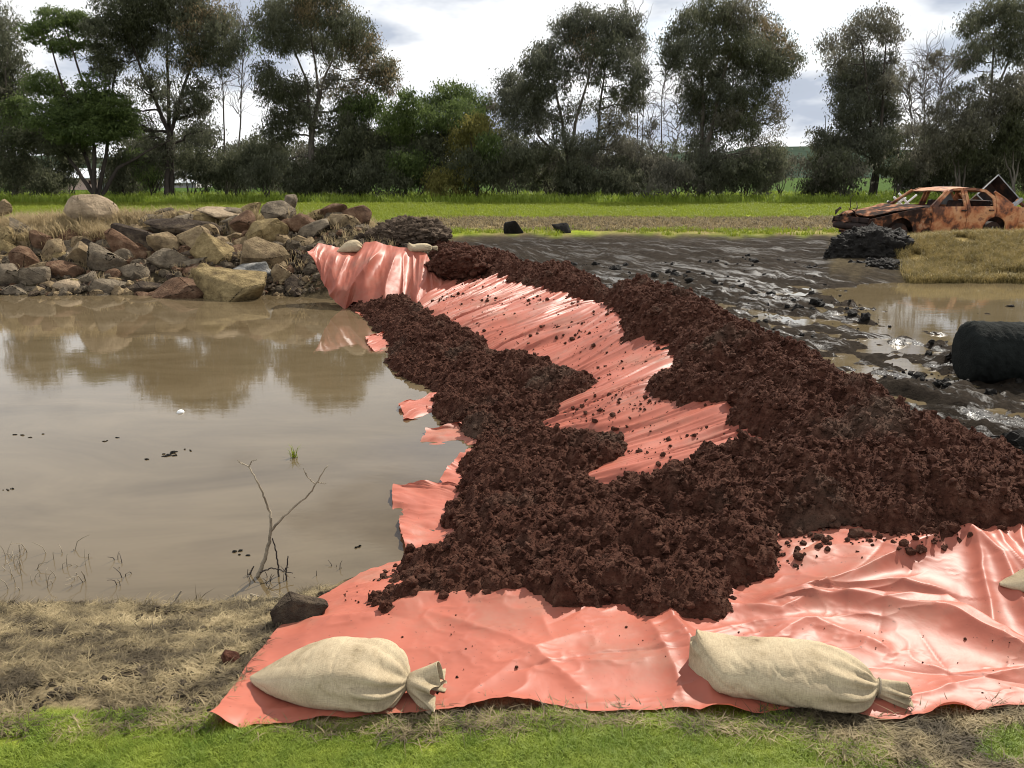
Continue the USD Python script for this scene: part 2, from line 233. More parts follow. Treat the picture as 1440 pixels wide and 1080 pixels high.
cz((1200, 398, -.22), (1300, 402, -.27), (1440, 402, -.27), (1700, 402, -.27))
cy((1275, 17.6, .22), (1340, 18.0, .36), (1440, 18.2, .38), (1700, 18.2, .38), (1220, 17.3, .05), (1250, 20.5, .02), (1440, 20.5, .06), (1700, 20.5, .06), (1250, 22, 0), (1700, 22, 0), (1165, 19, -.06))
cz(*[(u, 418, -.28) for u in (-250, 0, 150, 300, 400)])
cy((-250, 14.6, .15), (0, 14.6, .15), (150, 14.7, .20), (300, 14.8, .22), (420, 14.6, .22), (-250, 16.3, .62), (0, 16.2, .60), (150, 16.4, .70), (300, 16.4, .74), (420, 16.2, .70), (-250, 18.5, .40), (0, 18.5, .40), (300, 18.8, .45), (450, 18.5, .35), (0, 22, 0), (300, 22, 0), (-300, 22, 0))
cy((475, 13.3, -.05), (520, 13.6, .42), (590, 13.5, .40), (560, 15.0, .70), (500, 15.6, .72), (640, 14.6, .28), (600, 16.5, .42), (690, 16, .05), (640, 20, -.02))
for y in (24.5, 27): ctl += [np.array([x, y, -.05]) for x in (-16, -8, 0, 8, 16)]
ctl += [np.array([16, 12, -.4]), np.array([16, 17, .3]), np.array([-16, 16, .5]), np.array([-16, 20, .2])]
ctl = np.array(ctl)
GX0, GX1, GY0, GY1, GS = -16.0, 16.0, 0.5, 27.0, 0.03
gx, gy = np.arange(GX0, GX1, GS), np.arange(GY0, GY1, GS)
gX, gY = np.meshgrid(gx, gy)
TG = gaussian_filter(np.nan_to_num(LinearNDInterpolator(ctl[:, :2], ctl[:, 2])(gX, gY), nan=-.05), 4)
def T(x, y):
    x, y = np.asarray(x, float), np.asarray(y, float)
    z = map_coordinates(TG, [np.clip((y - GY0) / GS, 0, len(gy) - 1), np.clip((x - GX0) / GS, 0, len(gx) - 1)], order=1, mode='nearest')
    far = sstep(24, 27, y); side = sstep(14, 22, np.abs(x))
    z = z * (1 - far) - .05 * far
    return z * (1 - side) + np.where(y < 3.0, 0, -.05) * side
def hit(u, v, lift=0.0, y0=1.5, y1=40.0, n=900):      # first point of the ground along a sight line
    d = ray(u, v); ys = np.geomspace(y0, y1, n); pts = d[None] * (ys / d[1])[:, None] + np.array([0, 0, CAM_H])
    below = pts[:, 2] < T(pts[:, 0], pts[:, 1]) + lift
    return pts[np.argmax(below)] if below.any() else pts[-1]
def inside(poly, x, y, z):
    u, v = proj(x, y, z); return shapely.contains_xy(poly, u, v)

# regions of the ground, outlined as the photograph shows them
PINK_GAP = Polygon([(598, 434), (640, 402), (690, 388), (745, 400), (790, 412), (850, 424), (876, 444), (870, 468), (862, 482), (940, 476), (944, 500), (905, 545), (915, 566), (1000, 554), (1032, 564), (1012, 588), (1078, 600), (1062, 622), (985, 640), (960, 664), (900, 655), (860, 663), (822, 678), (852, 655), (886, 632), (880, 612), (850, 600), (820, 594), (775, 602), (790, 585), (822, 560), (850, 540), (820, 518), (800, 516), (750, 498), (690, 480), (650, 454)])
SOIL_OUT = Polygon([(486, 408), (488, 436), (520, 456), (550, 478), (538, 514), (575, 530), (612, 548), (606, 588), (650, 598), (680, 615), (640, 648), (646, 690), (622, 705), (630, 752), (590, 778), (545, 800), (508, 832), (540, 842), (700, 836), (880, 843), (945, 866), (1050, 860), (1030, 828), (1040, 800), (1112, 792), (1100, 742), (1180, 726), (1290, 736), (1340, 746), (1440, 722), (1700, 690), (1900, 600), (1440, 560), (1340, 560), (1200, 500), (1060, 440), (960, 400), (870, 380), (760, 365), (700, 352), (640, 338), (600, 338), (615, 372), (640, 398), (596, 434), (574, 416), (520, 400)])
MUD = Polygon([(600, 350), (640, 340), (700, 338), (780, 334), (900, 333), (1165, 331), (1168, 390), (1290, 404), (1900, 404), (1900, 760), (1440, 760), (1000, 560), (860, 440), (640, 370)])
DRYBANK = Polygon([(1255, 335), (1290, 326), (1900, 310), (1900, 404), (1280, 402)])

# ------------------------------------------------------------ ground: one sheet of rings round the camera's foot, cut by region into abutting pieces
vv = np.r_[np.linspace(1500, 1090, 24), np.linspace(1085, 300, 330), np.linspace(298, 262, 40)]
ang = np.arctan((vv - 540) / FPX) + PITCH
rr = np.r_[0.35, 0.7, CAM_H / np.tan(ang[ang < 1.3]), np.geomspace(95, 2600, 14)]; rr = np.unique(np.round(rr, 4))
th = np.r_[np.linspace(-180, -36, 36)[:-1], np.linspace(-36, 36, 500), np.linspace(36, 180, 36)[1:-1]]; th = np.radians(th)
RR, TH = np.meshgrid(rr, th, indexing='ij'); X, Y = RR * np.sin(TH), RR * np.cos(TH); Z = T(X, Y)
Z = np.where(Y < 0.6, 0.0, Z) + sstep(2.4, 2.7, Y) * (1 - sstep(3.5, 5, Y)) * (X < -.8) * ((fbm3(X * 8, Y * 8, 0, 4, 17) - .5) * .035) + sstep(13, 14, Y) * (1 - sstep(18, 20, Y)) * (X < -2) * (fbm3(X * 4, Y * 4, 0, 4, 18) - .5) * .22
ndx, ndy = X * 1.0, Y * 1.0
mudm = inside(MUD, X, Y, Z) & (Y > 3)
mudw = gaussian_filter(mudm.astype(float), 2)
# tracked ridges in the mud run from the near right towards the far middle
al, ac = -0.55 * X + 0.83 * Y, 0.83 * X + 0.55 * Y
rid = np.abs(fbm3(al * .5, ac * 2.2, 0, 4, 3) * 2 - 1); rid2 = fbm3(X * 5, Y * 5, 0, 4, 8)
rid3 = np.abs(fbm3(X * 9, Y * 9, 0, 3, 14) * 2 - 1)
Z = Z + mudw * (1 - .55 * sstep(12, 16, Y)) * ((rid - .25) * .24 + (rid2 - .5) * .16 - (rid3 - .3) * .05)
zone = np.full(X.shape, 0)                            # 0 lawn, 1 straw bank and bed, 2 mud, 3 far field, 4 rock slope, 5 dry bank
U, V = proj(X, Y, Z)
wob = (fbm3(X * 1.2, Y * 1.2, 0, 4, 5) - .5)
zone[(Y > 2.33 + wob * .18 + 0.05 * (X > .6)) & (Y < 14)] = 1
zone[(Y > 12.6) & (Y < 23.0 + wob * 2)] = 4
zone[mudm] = 2
zone[inside(DRYBANK, X, Y, Z) & (Y > 14)] = 5
zone[(Y >= 23.0 + wob * 2)] = 3
zone[(RR > 60)] = 3
green, green2 = np.array([.24, .30, .035]), np.array([.20, .25, .02])
straw, dirt, mudc, dry, dgreen = np.array([.18, .14, .08]), np.array([.045, .035, .024]), np.array([.021, .0165, .0125]), np.array([.26, .195, .095]), np.array([.04, .07, .014])
n1, n2 = fbm3(X * 3, Y * 3, 0, 5, 11)[..., None], fbm3(X * .35, Y * .9, 0, 4, 12)[..., None]
col = np.zeros(X.shape + (3,))
col[:] = green * .55 + dirt * .3
s1 = sstep(.40, .56, n1); col = np.where((zone == 1)[..., None], dirt * (1 - s1) + straw * s1, col)
col = np.where((zone == 2)[..., None], mudc * (.6 + .9 * n1), col)
col = np.where((zone == 4)[..., None], dirt * .7 * (1 - s1) + straw * .34 * s1, col)
col = np.where((zone == 5)[..., None], dirt * .7 * (1 - s1) + np.array([.30, .22, .08]) * s1, col)
yb = (Y + wob * 2.2)[..., None]
fld = np.where(yb < 24.6, mudc * 1.6, np.where(yb < 27.2, green2 * .8 * s1 + dry * (1 - s1), np.where(yb < 34, dry * (.7 + .5 * n1), np.where(yb < 51, green2 * (.75 + .5 * n2), dgreen))))
fld = np.where((X < -3.6)[..., None] & (yb < 30), dgreen + straw * .2, np.where((X < -3.6)[..., None], green2 * .7, fld))
fld = np.where(yb > 51, dgreen, fld)
col = np.where((zone == 3)[..., None], fld, col)
colb = np.stack([gaussian_filter(col[..., k], 1.0) for k in range(3)], -1)
wet = np.where(zone == 2, 1 - .65 * sstep(13.5, 17, Y), 0.0); wet = gaussian_filter(wet, 2)
GROUND = usdkit.material(stage, '/World/Looks/ground', {
    'a': ('attribute', {'attribute': 'col'}), 'w': ('attribute', {'attribute': 'wet'}), 'g': ('geometry', {}),
    'n': ('noise_texture', {'scale': 9.0, 'detail': 8.0, 'roughness': 0.7}), 'mr': ('map_range', {'from_min': .3, 'from_max': .7, 'to_min': .45, 'to_max': 1.5, 'clamp': True}), 'h': ('hsv', {}),
    'wr0': ('mapping', {'rotation': (0, 0, math.radians(-33))}), 'ws0': ('mapping', {'scale': (1.0, 0.22, 1.0)}), 'wn': ('noise_texture', {'scale': 3.2, 'detail': 8.0, 'roughness': 0.75, 'distortion': 0.5}), 'wr': ('map_range', {'from_min': .51, 'from_max': .60, 'to_min': 0.0, 'to_max': 0.74, 'clamp': True}), 'wm': ('math', {'math_type': 'multiply'}), 'rs': ('math', {'math_type': 'subtract', 'value1': 0.92}),
    'bn': ('noise_texture', {'scale': 30.0, 'detail': 7.0, 'roughness': 0.7}), 'b': ('bump', {'strength': 0.8, 'distance': 0.03}), 'sp': ('math', {'math_type': 'multiply_add', 'value2': 0.55, 'value3': 0.015}), 'p': ('principled_bsdf', {})},
    [('g.position', 'n.vector'), ('n.fac', 'mr.value'), ('mr.result', 'h.value'), ('a.color', 'h.color'), ('h.color', 'p.base_color'), ('g.position', 'wr0.vector'), ('wr0.vector', 'ws0.vector'), ('ws0.vector', 'wn.vector'), ('wn.fac', 'wr.value'), ('w.fac', 'wm.value1'), ('wr.result', 'wm.value2'), ('wm.value', 'rs.value2'), ('rs.value', 'p.roughness'),
     ('g.position', 'bn.vector'), ('bn.fac', 'b.height'), ('b.normal', 'p.normal'), ('wm.value', 'sp.value1'), ('sp.value', 'p.specular_ior_level')], surface='p.BSDF')
allv = np.stack([X, Y, Z], -1).reshape(-1, 3)
nr, nc = X.shape; idx = np.arange(nr * nc).reshape(nr, nc); idn = np.roll(idx, -1, 1)
quad = np.stack([idx[:-1].ravel(), idx[1:].ravel(), idn[1:].ravel(), idn[:-1].ravel()], 1)
zf = zone.reshape(-1)[quad[:, 0]]; colf, wetf = colb.reshape(-1, 3), wet.reshape(-1)
norm_v = meshkit.arrays((allv, quad), True)[2]
for zi, nm, lb in ((0, 'lawn', 'short green lawn in the foreground'), (1, 'pond_bank', 'straw covered bank sloping to the pond'), (2, 'mud_flat', 'churned wet black mud behind the levee'), (3, 'field', 'green and straw coloured field running to the trees'), (4, 'rocky_slope', 'earth slope under the rock pile'), (5, 'dry_bank', 'dry grass bank beside the right pond')):
    q = quad[zf == zi]; used, inv = np.unique(q, return_inverse=True)
    m = usdkit.mesh(stage, numbered('/World/' + nm), (allv[used], inv.reshape(q.shape)), GROUND)
    m.CreateNormalsAttr(Vt.Vec3fArray.FromNumpy(norm_v[used].astype(np.float32))); m.SetNormalsInterpolation('vertex')
    primvar(m, 'col', colf[used]); primvar(m, 'wet', wetf[used]); tag(m, lb, None, None, 'structure')
c0 = idx[0]; m = usdkit.mesh(stage, '/World/lawn_underfoot', (np.vstack([allv[c0], [[0, 0, 0]]]), np.stack([np.arange(nc), np.roll(np.arange(nc), -1), np.full(nc, nc)], 1)), GROUND)
primvar(m, 'col', np.tile(green * .7, (nc + 1, 1))); primvar(m, 'wet', np.zeros(nc + 1)); tag(m, 'lawn under the camera', None, None, 'structure')

# ------------------------------------------------------------ water: two flat sheets inside their banks
def sheet(poly, z, name, m, label):
    v, f = trimesh.creation.triangulate_polygon(poly, engine='earcut')
    v = np.column_stack([v, np.full(len(v), z)]); o = obj(name, (v, f), m); tag(o, label, None, None, 'structure')
sheet(Polygon([(-15, 3.1), (-1.0, 3.1), (-.62, 3.3), (.15, 4.2), (0.4, 6.0), (-.6, 9.2), (-1.6, 12.2), (-2.4, 13.9), (-15, 14.4)]), WATER, 'pond', POND, 'muddy brown pond reflecting the trees')
sheet(Polygon([(1.9, 10.2), (2.6, 7.8), (3.4, 6.1), (3.6, 4.6), (15, 4.0), (15.5, 16.3), (7, 16.3), (5, 15.0), (2.2, 13.0)]), WATER + .012, 'mud_pool', PUDDLE, 'brown water lying over the black mud on the right')

# ------------------------------------------------------------ soil heaped along the levee
SS = 0.016
sx, sy = np.arange(-2.6, 5.2, SS), np.arange(2.55, 14.6, SS); sX, sY = np.meshgrid(sx, sy); sT = T(sX, sY)
edge = (fbm3(sX * 6, sY * 6, 0, 4, 21) - .5)
su, sv = proj(sX, sY, sT + .07); k_ = 1.0 / np.maximum(sY, 2.5)
su2, sv2 = su + edge * 190 * k_, sv + (fbm3(sX * 6, sY * 6, 3, 4, 22) - .5) * 130 * k_
smask = shapely.contains_xy(SOIL_OUT, su2, sv2) & ~shapely.contains_xy(PINK_GAP, su2, sv2)
back = np.full(sX.shape, True)
cl = LineString(CW[:, :2]); cpoly = Polygon(list(CW[:, :2]) + [(CW[-1, 0] + 9, CW[-1, 1]), (9, 13), (CW[0, 0], CW[0, 1] + 6)])
behind = shapely.contains_xy(cpoly, sX, sY)
smask &= ~(behind & (sT < -.08 + edge * .2))
# scattered gaps and outliers
dd = distance_transform_edt(smask) * SS
big = fbm3(sX * 1.6, sY * 1.6, 0, 3, 31); mid = fbm3(sX * 5, sY * 5, 0, 3, 32)
crestw = np.exp(-(np.vectorize(lambda z: z)(sT - .32) / .16) ** 2)
thick = (1 - np.exp(-dd / .07)) * (.055 + .12 * np.clip(big - .22, 0, 1) + .10 * crestw) + (1 - np.exp(-dd / .05)) * (mid - .5) * .17
from scipy.spatial import cKDTree
def clods(x, y, n, r0, r1, seed):                     # rounded clods bulging out of the heap
    rng = np.random.default_rng(seed); p = np.column_stack([rng.uniform(x.min(), x.max(), n), rng.uniform(y.min(), y.max(), n)]); r = rng.uniform(r0, r1, n)
    d, i = cKDTree(p).query(np.column_stack([x.ravel(), y.ravel()]), k=3)
    return np.sqrt(np.clip(r[i] ** 2 - d ** 2, 0, None)).max(1).reshape(x.shape)
thick += (1 - np.exp(-dd / .04)) * (.42 * clods(sX, sY, 5000, .03, .10, 41) * (.5 + fbm3(sX * 20, sY * 20, 0, 3, 34)) + .6 * clods(sX, sY, 70000, .010, .028, 42) + (np.abs(fbm3(sX * 14, sY * 14, 0, 4, 33) * 2 - 1) - .3) * .07)
sZ = sT + thick - .012 * (dd <= SS * 1.5)
SOILTOP = np.where(smask, sZ, sT)
def soil_top(x, y): return map_coordinates(SOILTOP, [np.clip((np.asarray(y) - sy[0]) / SS, 0, len(sy) - 1), np.clip((np.asarray(x) - sx[0]) / SS, 0, len(sx) - 1)], order=1, mode='nearest')
q = grid_faces(*sX.shape); q = q[smask.reshape(-1)[q].sum(1) >= 3]; used, inv = np.unique(q, return_inverse=True)
sv3 = np.stack([sX, sY, np.where(smask, sZ, sT - .03)], -1).reshape(-1, 3)
soil = obj('soil', (sv3[used], inv.reshape(q.shape)), SOIL, smooth=True)
tag(soil, 'crumbly dark red brown soil heaped over the pink plastic along the levee', None, None, 'stuff')
# loose lumps of soil: on the heap (uncountable) and crumbs strewn on the plastic
def lump(seed, n=1, amp=.35):
    m = trimesh.creation.icosphere(n, 1.0); v = np.array(m.vertices); v *= (1 + amp * (meshkit.fbm(v * 1.7 + seed * 9.1, 3, seed) - .5) * 2 + np.random.default_rng(seed).normal(0, .16, len(v)))[:, None]; v *= np.random.default_rng(seed + 50).uniform(.65, 1.2, 3); return v, np.array(m.faces)
LUMPS = [lump(s) for s in range(6)]
ii = np.flatnonzero((smask & (dd > .01)).ravel()); pk = R.choice(ii, 90000, replace=False, p=(lambda w: w / w.sum())(1 / sY.ravel()[ii] ** 0.7))
px, py = sX.ravel()[pk] + R.uniform(-.008, .008, len(pk)), sY.ravel()[pk] + R.uniform(-.008, .008, len(pk))
sc = .004 + .020 * R.power(.22, len(pk)) ** 2
scatter('soil_clods', LUMPS, np.column_stack([px, py, soil_top(px, py) + sc * .2]), sc, R.uniform(0, 6.28, len(pk)), SOIL, 'loose crumbs and clods covering the heaped red brown soil', tilt=.5, seed=1)
ii = np.flatnonzero((smask & (dd > .02)).ravel()); w_ = (np.clip(big.ravel()[ii] - .35, 0, 1) + .03 + .25 * crestw.ravel()[ii]) / sY.ravel()[ii] ** .5; pk = R.choice(ii, 1300, replace=False, p=w_ / w_.sum())
px, py = sX.ravel()[pk], sY.ravel()[pk]; sc = (.012 + .042 * R.power(.35, len(pk)) ** 1.5) * np.clip(.55 + .09 * py, .6, 1.2)
BIGLUMPS = [(lambda m: (m[0] * (1 + .55 * (meshkit.fbm(m[0] * 4.5 + q, 3, q) - .5))[:, None], m[1]))(lump(q + 20, 2)) for q in range(5)]
scatter('soil_lumps', BIGLUMPS, np.column_stack([px, py, soil_top(px, py) - sc * .1]), sc, R.uniform(0, 6.28, len(pk)), SOIL, 'larger broken lumps of soil lying in the heap', tilt=.6, seed=11)

# ------------------------------------------------------------ pink plastic sheets
def seg_dist(px, py, line):                           # distance to a polyline, position along it (0..1) and side
    best = np.full(np.shape(px), 1e9); along = np.zeros(np.shape(px)); side = np.zeros(np.shape(px)); L = np.r_[0, np.cumsum(np.linalg.norm(np.diff(line, axis=0), axis=1))]
    for k in range(len(line) - 1):
        a, b = line[k], line[k + 1]; ab = b - a; l2 = ab @ ab + 1e-12
        t = np.clip(((px - a[0]) * ab[0] + (py - a[1]) * ab[1]) / l2, 0, 1); qx, qy = a[0] + t * ab[0] - px, a[1] + t * ab[1] - py; d = np.hypot(qx, qy)
        m = d < best; best = np.where(m, d, best); along = np.where(m, (L[k] + t * math.sqrt(l2)) / L[-1], along); side = np.where(m, np.sign(ab[0] * qy - ab[1] * qx), side)
    return best, along, side
def ridges(x, y, items):
    z = np.zeros(np.shape(x))
    for pts, lev, h, w0, w1 in items:                 # pixel polyline, level, height, widths on its two sides
        line = P([p[0] for p in pts], [p[1] for p in pts], lev)[:, :2]; line = curve(line, 14)
        d, t, s = seg_dist(x + (fbm3(x * 7, y * 7, 0, 3, 61) - .5) * .03, y, line)
        w = np.where(s > 0, w0, w1); f = np.exp(-np.abs(d / w) ** 1.25)
        z = z + h * f * np.clip(np.minimum(t, 1 - t) * 6 + .25, 0, 1)
    return z
def creases(x, y, n, seed, ang, spread_, h0, h1, l0, l1):   # fine straight creases pressed into the sheet
    rng = np.random.default_rng(seed); z = np.zeros(np.shape(x)); x0, x1, y0, y1 = x.min(), x.max(), y.min(), y.max()
    for k in range(n):
        cx, cy = rng.uniform(x0, x1), rng.uniform(y0, y1); a = ang + rng.normal() * spread_; L = rng.uniform(l0, l1) / 2; h = rng.uniform(h0, h1) * rng.choice([-1, 1]); w = rng.uniform(.008, .02)
        px, py = x - cx, y - cy; al = px * math.cos(a) + py * math.sin(a); ac = -px * math.sin(a) + py * math.cos(a) + .02 * np.sin(al * 9 + k)
        z += h * np.exp(-np.abs(ac / w) ** 1.2) * np.clip(1 - (al / L) ** 2, 0, 1)
    return z
def coons(bot, top, ns, nt, pw=1.0):
    b, t = curve(bot, ns), curve(top, ns); k = (np.linspace(0, 1, nt) ** pw)[:, None, None]
    return b[None] * (1 - k) + t[None] * k
def smoothline(pts, n): c = curve(pts, n); return gaussian_filter(c, [n / 60, 0], mode='nearest')
def sheet_obj(name, V3, label, cat_='plastic sheet'):
    o = obj(name, (V3.reshape(-1, 3), grid_faces(V3.shape[0], V3.shape[1])), PINK, smooth=True); return tag(o, label, cat_)

# sheet folding up to the soil on the right
D = coons(np.array([P(*p) for p in [(1020, 866, .0), (1200, 856, .0), (1330, 868, .0), (1440, 922, -.005), (1620, 980, -.005)]]), np.array([hit(*p) for p in [(1085, 734), (1190, 726), (1300, 734), (1360, 738), (1440, 718), (1700, 700)]]), 320, 180)
dx, dy = D[..., 0], D[..., 1]; kd = np.linspace(0, 1, 180)[:, None]; dz = T(dx, dy) + .014 - .01 * (1 - kd)
dz += (fbm3(dx * 2.5, dy * 2.5, 0, 3, 91) - .5) * .022
cr = np.abs(fbm3(dx * 4, dy * 6 + dx * 2, 0, 4, 92) * 2 - 1); dz += np.exp(-cr / .14) * .004
dz += ridges(dx, dy, [([(1070, 852), (1160, 826), (1260, 800), (1358, 774)], .08, .045, .035, .11), ([(1358, 774), (1400, 800), (1470, 880)], .10, .045, .04, .06), ([(1358, 774), (1385, 830), (1410, 900)], .08, .028, .03, .04), ([(1060, 858), (1150, 838), (1260, 830), (1350, 848)], .05, .028, .03, .06), ([(1395, 745), (1425, 780), (1480, 810)], .18, .03, .03, .04), ([(1425, 735), (1445, 770), (1500, 800)], .2, .03, .03, .035), ([(1110, 785), (1170, 776), (1225, 786)], .1, .012, .05, .05)])
dz += creases(dx, dy, 40, 7, .25, .45, .004, .011, .3, 1.2) + creases(dx, dy, 16, 8, 2.2, .4, .004, .009, .2, .7)
flatD = dz - (T(dx, dy) + .012); dz = dz - flatD * .85 * sstep(.62, .92, kd)
RIGHT_PTS = np.stack([dx, dy, dz], -1)
sheet_obj('plastic_sheet', RIGHT_PTS, 'folded pink plastic sheet rising to the soil on the right, behind the foreground sheet')

# foreground sheet
front = np.array([P(u, v, .008) for u, v in [(293, 1026), (400, 1019), (480, 1014), (600, 1003), (680, 999), (760, 995), (830, 1003), (960, 1002), (1050, 1010), (1110, 1000), (1160, 996), (1240, 1017), (1340, 1006), (1440, 997), (1560, 990)]])
backe = np.array([P(*p) for p in [(572, 768, -.21), (660, 772, -.13), (760, 786, -.08), (900, 806, -.03), (1010, 832, .0), (1060, 848, .03), (1200, 836, .06), (1330, 846, .08), (1440, 896, .06), (1560, 940, .05)]])
A = coons(front, backe, 480, 200); ax_, ay_ = A[..., 0].copy(), A[..., 1].copy()
tt = np.linspace(0, 1, 200)[:, None]; ss = np.linspace(0, 1, 480)[None]
ledge = np.array([P(*p) for p in [(293, 1026, .008), (345, 935, 0), (386, 884, -.03), (450, 842, -.16), (530, 790, -.215), (572, 768, -.21)]]); lc = curve(ledge, 200)
blend = np.exp(-ss / .14); ax_ += (lc[:, None, 0] - A[:, :1, 0]) * blend; ay_ += (lc[:, None, 1] - A[:, :1, 1]) * blend
az = T(ax_, ay_) + .012
az = np.maximum(az, WATER + .01 + .02 * fbm3(ax_ * 3, ay_ * 3, 0, 2, 3) - .04 * (ss < .02))
az += (fbm3(ax_ * 2.2, ay_ * 2.2, 0, 3, 71) - .5) * .05 * sstep(0, .25, tt)
cr = np.abs(fbm3(ax_ * 5 + .8 * ay_, ay_ * 7, 0, 4, 72) * 2 - 1); az += np.exp(-cr / .14) * .0035 * (.4 + 1.2 * fbm3(ax_ * 2, ay_ * 2, 0, 2, 73))
cr2 = np.abs(fbm3(ax_ * 1.6 - .6 * ay_, ay_ * 3.4, 5, 3, 74) * 2 - 1); az += np.exp(-cr2 / .12) * .008
az += ridges(ax_, ay_, [([(540, 852), (640, 850), (780, 848), (880, 846), (925, 858)], 0, .035, .07, .10), ([(925, 858), (955, 900), (985, 955), (1000, 1000)], 0, .030, .05, .045), ([(905, 880), (935, 930), (960, 995)], 0, .014, .03, .03),
    ([(960, 868), (1030, 862), (1100, 872), (1160, 850)], .02, .035, .05, .06), ([(1150, 850), (1230, 862), (1330, 878), (1480, 945)], .03, .05, .06, .13), ([(1080, 905), (1140, 880), (1200, 900), (1260, 925)], .02, .02, .05, .05), ([(1060, 852), (1200, 842), (1330, 852), (1440, 900)], .05, .025, .05, .08),
    ([(600, 870), (720, 905), (840, 990)], 0, .010, .03, .03), ([(640, 1000), (720, 940), (820, 900)], 0, .010, .04, .03), ([(420, 870), (500, 880), (590, 862)], -.02, .022, .06, .05), ([(1150, 1000), (1260, 990), (1380, 960), (1470, 945)], .01, .012, .03, .03)])
az += creases(ax_, ay_, 46, 5, .35, .5, .003, .009, .3, 1.1) + creases(ax_, ay_, 22, 6, 1.9, .5, .003, .007, .2, .6)
lift = np.clip(fbm3(ss * 16, 0 * ss, 0, 2, 75) - .42, 0, 1) * .09; az += lift * np.exp(-tt / .045) + .006 * np.exp(-tt / .02)
ay_ += (lift * .2 + (fbm3(ss * 40, 0 * ss, 2, 3, 76) - .5) * .025) * np.exp(-tt / .03)
dD, iD = cKDTree(RIGHT_PTS.reshape(-1, 3)[:, :2]).query(np.column_stack([ax_.ravel(), ay_.ravel()])); zD = RIGHT_PTS.reshape(-1, 3)[iD, 2].reshape(az.shape); on = (dD.reshape(az.shape) < .03) * 1.0; on = gaussian_filter(on, 3)
bk = sstep(.72, .96, tt) * on; az = az * (1 - bk) + (zD + .007) * bk; az = np.where(on > .5, np.maximum(az, zD + .005), az)
FRONT_PTS = np.stack([ax_, ay_, az], -1)
sheet_obj('plastic_sheet', FRONT_PTS, 'wide pink plastic sheet spread over the lawn edge under the two big sandbags')
def front_top(x, y):
    d, i = FT.query(np.column_stack([np.ravel(x), np.ravel(y)])); return FRONT_PTS.reshape(-1, 3)[i, 2]
FT = cKDTree(FRONT_PTS.reshape(-1, 3)[:, :2])

# liner on the levee slope, ragged along the water
lraw = np.array([P(*p) for p in [(590, 790, -.22), (570, 770, -.225), (560, 742, -.232), (553, 692, -.23), (557, 680, -.215), (618, 677, -.19), (630, 655, -.23), (645, 642, -.22), (682, 618, -.21), (640, 622, -.252), (585, 630, -.256), (600, 603, -.225), (645, 594, -.20), (668, 606, -.22), (620, 592, -.27), (567, 588, -.235), (561, 566, -.215), (592, 560, -.225), (606, 580, -.24), (612, 555, -.29), (570, 515, -.30), (522, 492, -.24), (515, 474, -.23), (548, 466, -.22), (500, 440, -.26), (484, 420, -.2)]])
lsm = smoothline(np.array([P(*p) for p in [(600, 790, -.2), (625, 730, -.2), (640, 690, -.2), (655, 640, -.2), (640, 600, -.2), (612, 560, -.2), (560, 510, -.2), (545, 480, -.2), (490, 425, -.2)]]), 700)
rgt = smoothline(np.array([P(*p) for p in [(1045, 840, .04), (1075, 740, .15), (1120, 660, .26), (1150, 600, .33), (1100, 552, .33), (1000, 492, .32), (880, 428, .28), (770, 395, .24), (700, 378, .22), (640, 352, .26)]]), 700)
# match both edges by their distance along the levee
def by_y(c, n):
    order = np.argsort(c[:, 1]); yy = np.linspace(c[0, 1], c[-1, 1], n); return np.stack([np.interp(yy, c[order, 1], c[order, k]) for k in range(3)], 1)
lsm, rgt = by_y(lsm, 1150), by_y(rgt, 1150)
lr = curve(lraw, 2400); li = np.interp(np.linspace(0, 1, 1150), np.linspace(0, 1, 2400), np.arange(2400)).astype(int); lr = lr[li] + (fbm3(np.linspace(0, 120, len(li))[:, None] + np.zeros(3), np.arange(3.0)[None] * 7, 0, 3, 88) - .5) * [.06, .06, .0]
kt = np.linspace(0, 1, 80)[:, None, None]; B = lsm[None] * (1 - kt) + rgt[None] * kt
B = B + (lr - lsm)[None] * np.clip(1 - kt / .16, 0, 1)
bx, by = B[..., 0], B[..., 1]; kk = kt[..., 0]; bz = T(bx, by) + .014
sl = np.cumsum(np.r_[0, np.linalg.norm(np.diff(rgt[:, :2], axis=0), axis=1)])[None] + 0 * kk
ph = sl * 1.0 + (fbm3(sl * .9, kk * 1.2, 0, 3, 81) - .5) * 1.0 + .25 * np.sin(kk * 3)
wr = 0
for fq, am, sd in ((6.0, .036, 82), (11, .032, 83), (19, .018, 84), (2.6, .03, 85)):
    nn = noise3(ph * fq, kk * .9, 0, sd); wr = wr + am * (1 - np.abs(2 * nn - 1)) ** 3.0 * (.35 + 1.1 * noise3(sl * 1.2, kk * 2, 0, sd + 9))
gap = gaussian_filter(inside(PINK_GAP.buffer(14), bx, by, bz).astype(float), 3); wr = wr * (.25 + .75 * gap) - .04 * (1 - gap) * sstep(.25, .4, kk)
bz = bz + wr * sstep(.03, .2, kk) * (1 - .5 * sstep(.85, 1, kk))
bz = np.where(kk < .30, np.maximum(bz, WATER + .004 + .05 * (fbm3(bx * 7, by * 14, 0, 3, 87) - .42)), bz)
edge_w = np.clip(1 - kk / .10, 0, 1); bz = bz * (1 - edge_w) + (lr[None, :, 2] + (fbm3(bx * 9, by * 9, 0, 3, 86) - .52) * .09) * edge_w
sheet_obj('plastic_liner', np.stack([bx, by, bz], -1), 'long wrinkled pink plastic liner running down the middle of the soil levee')

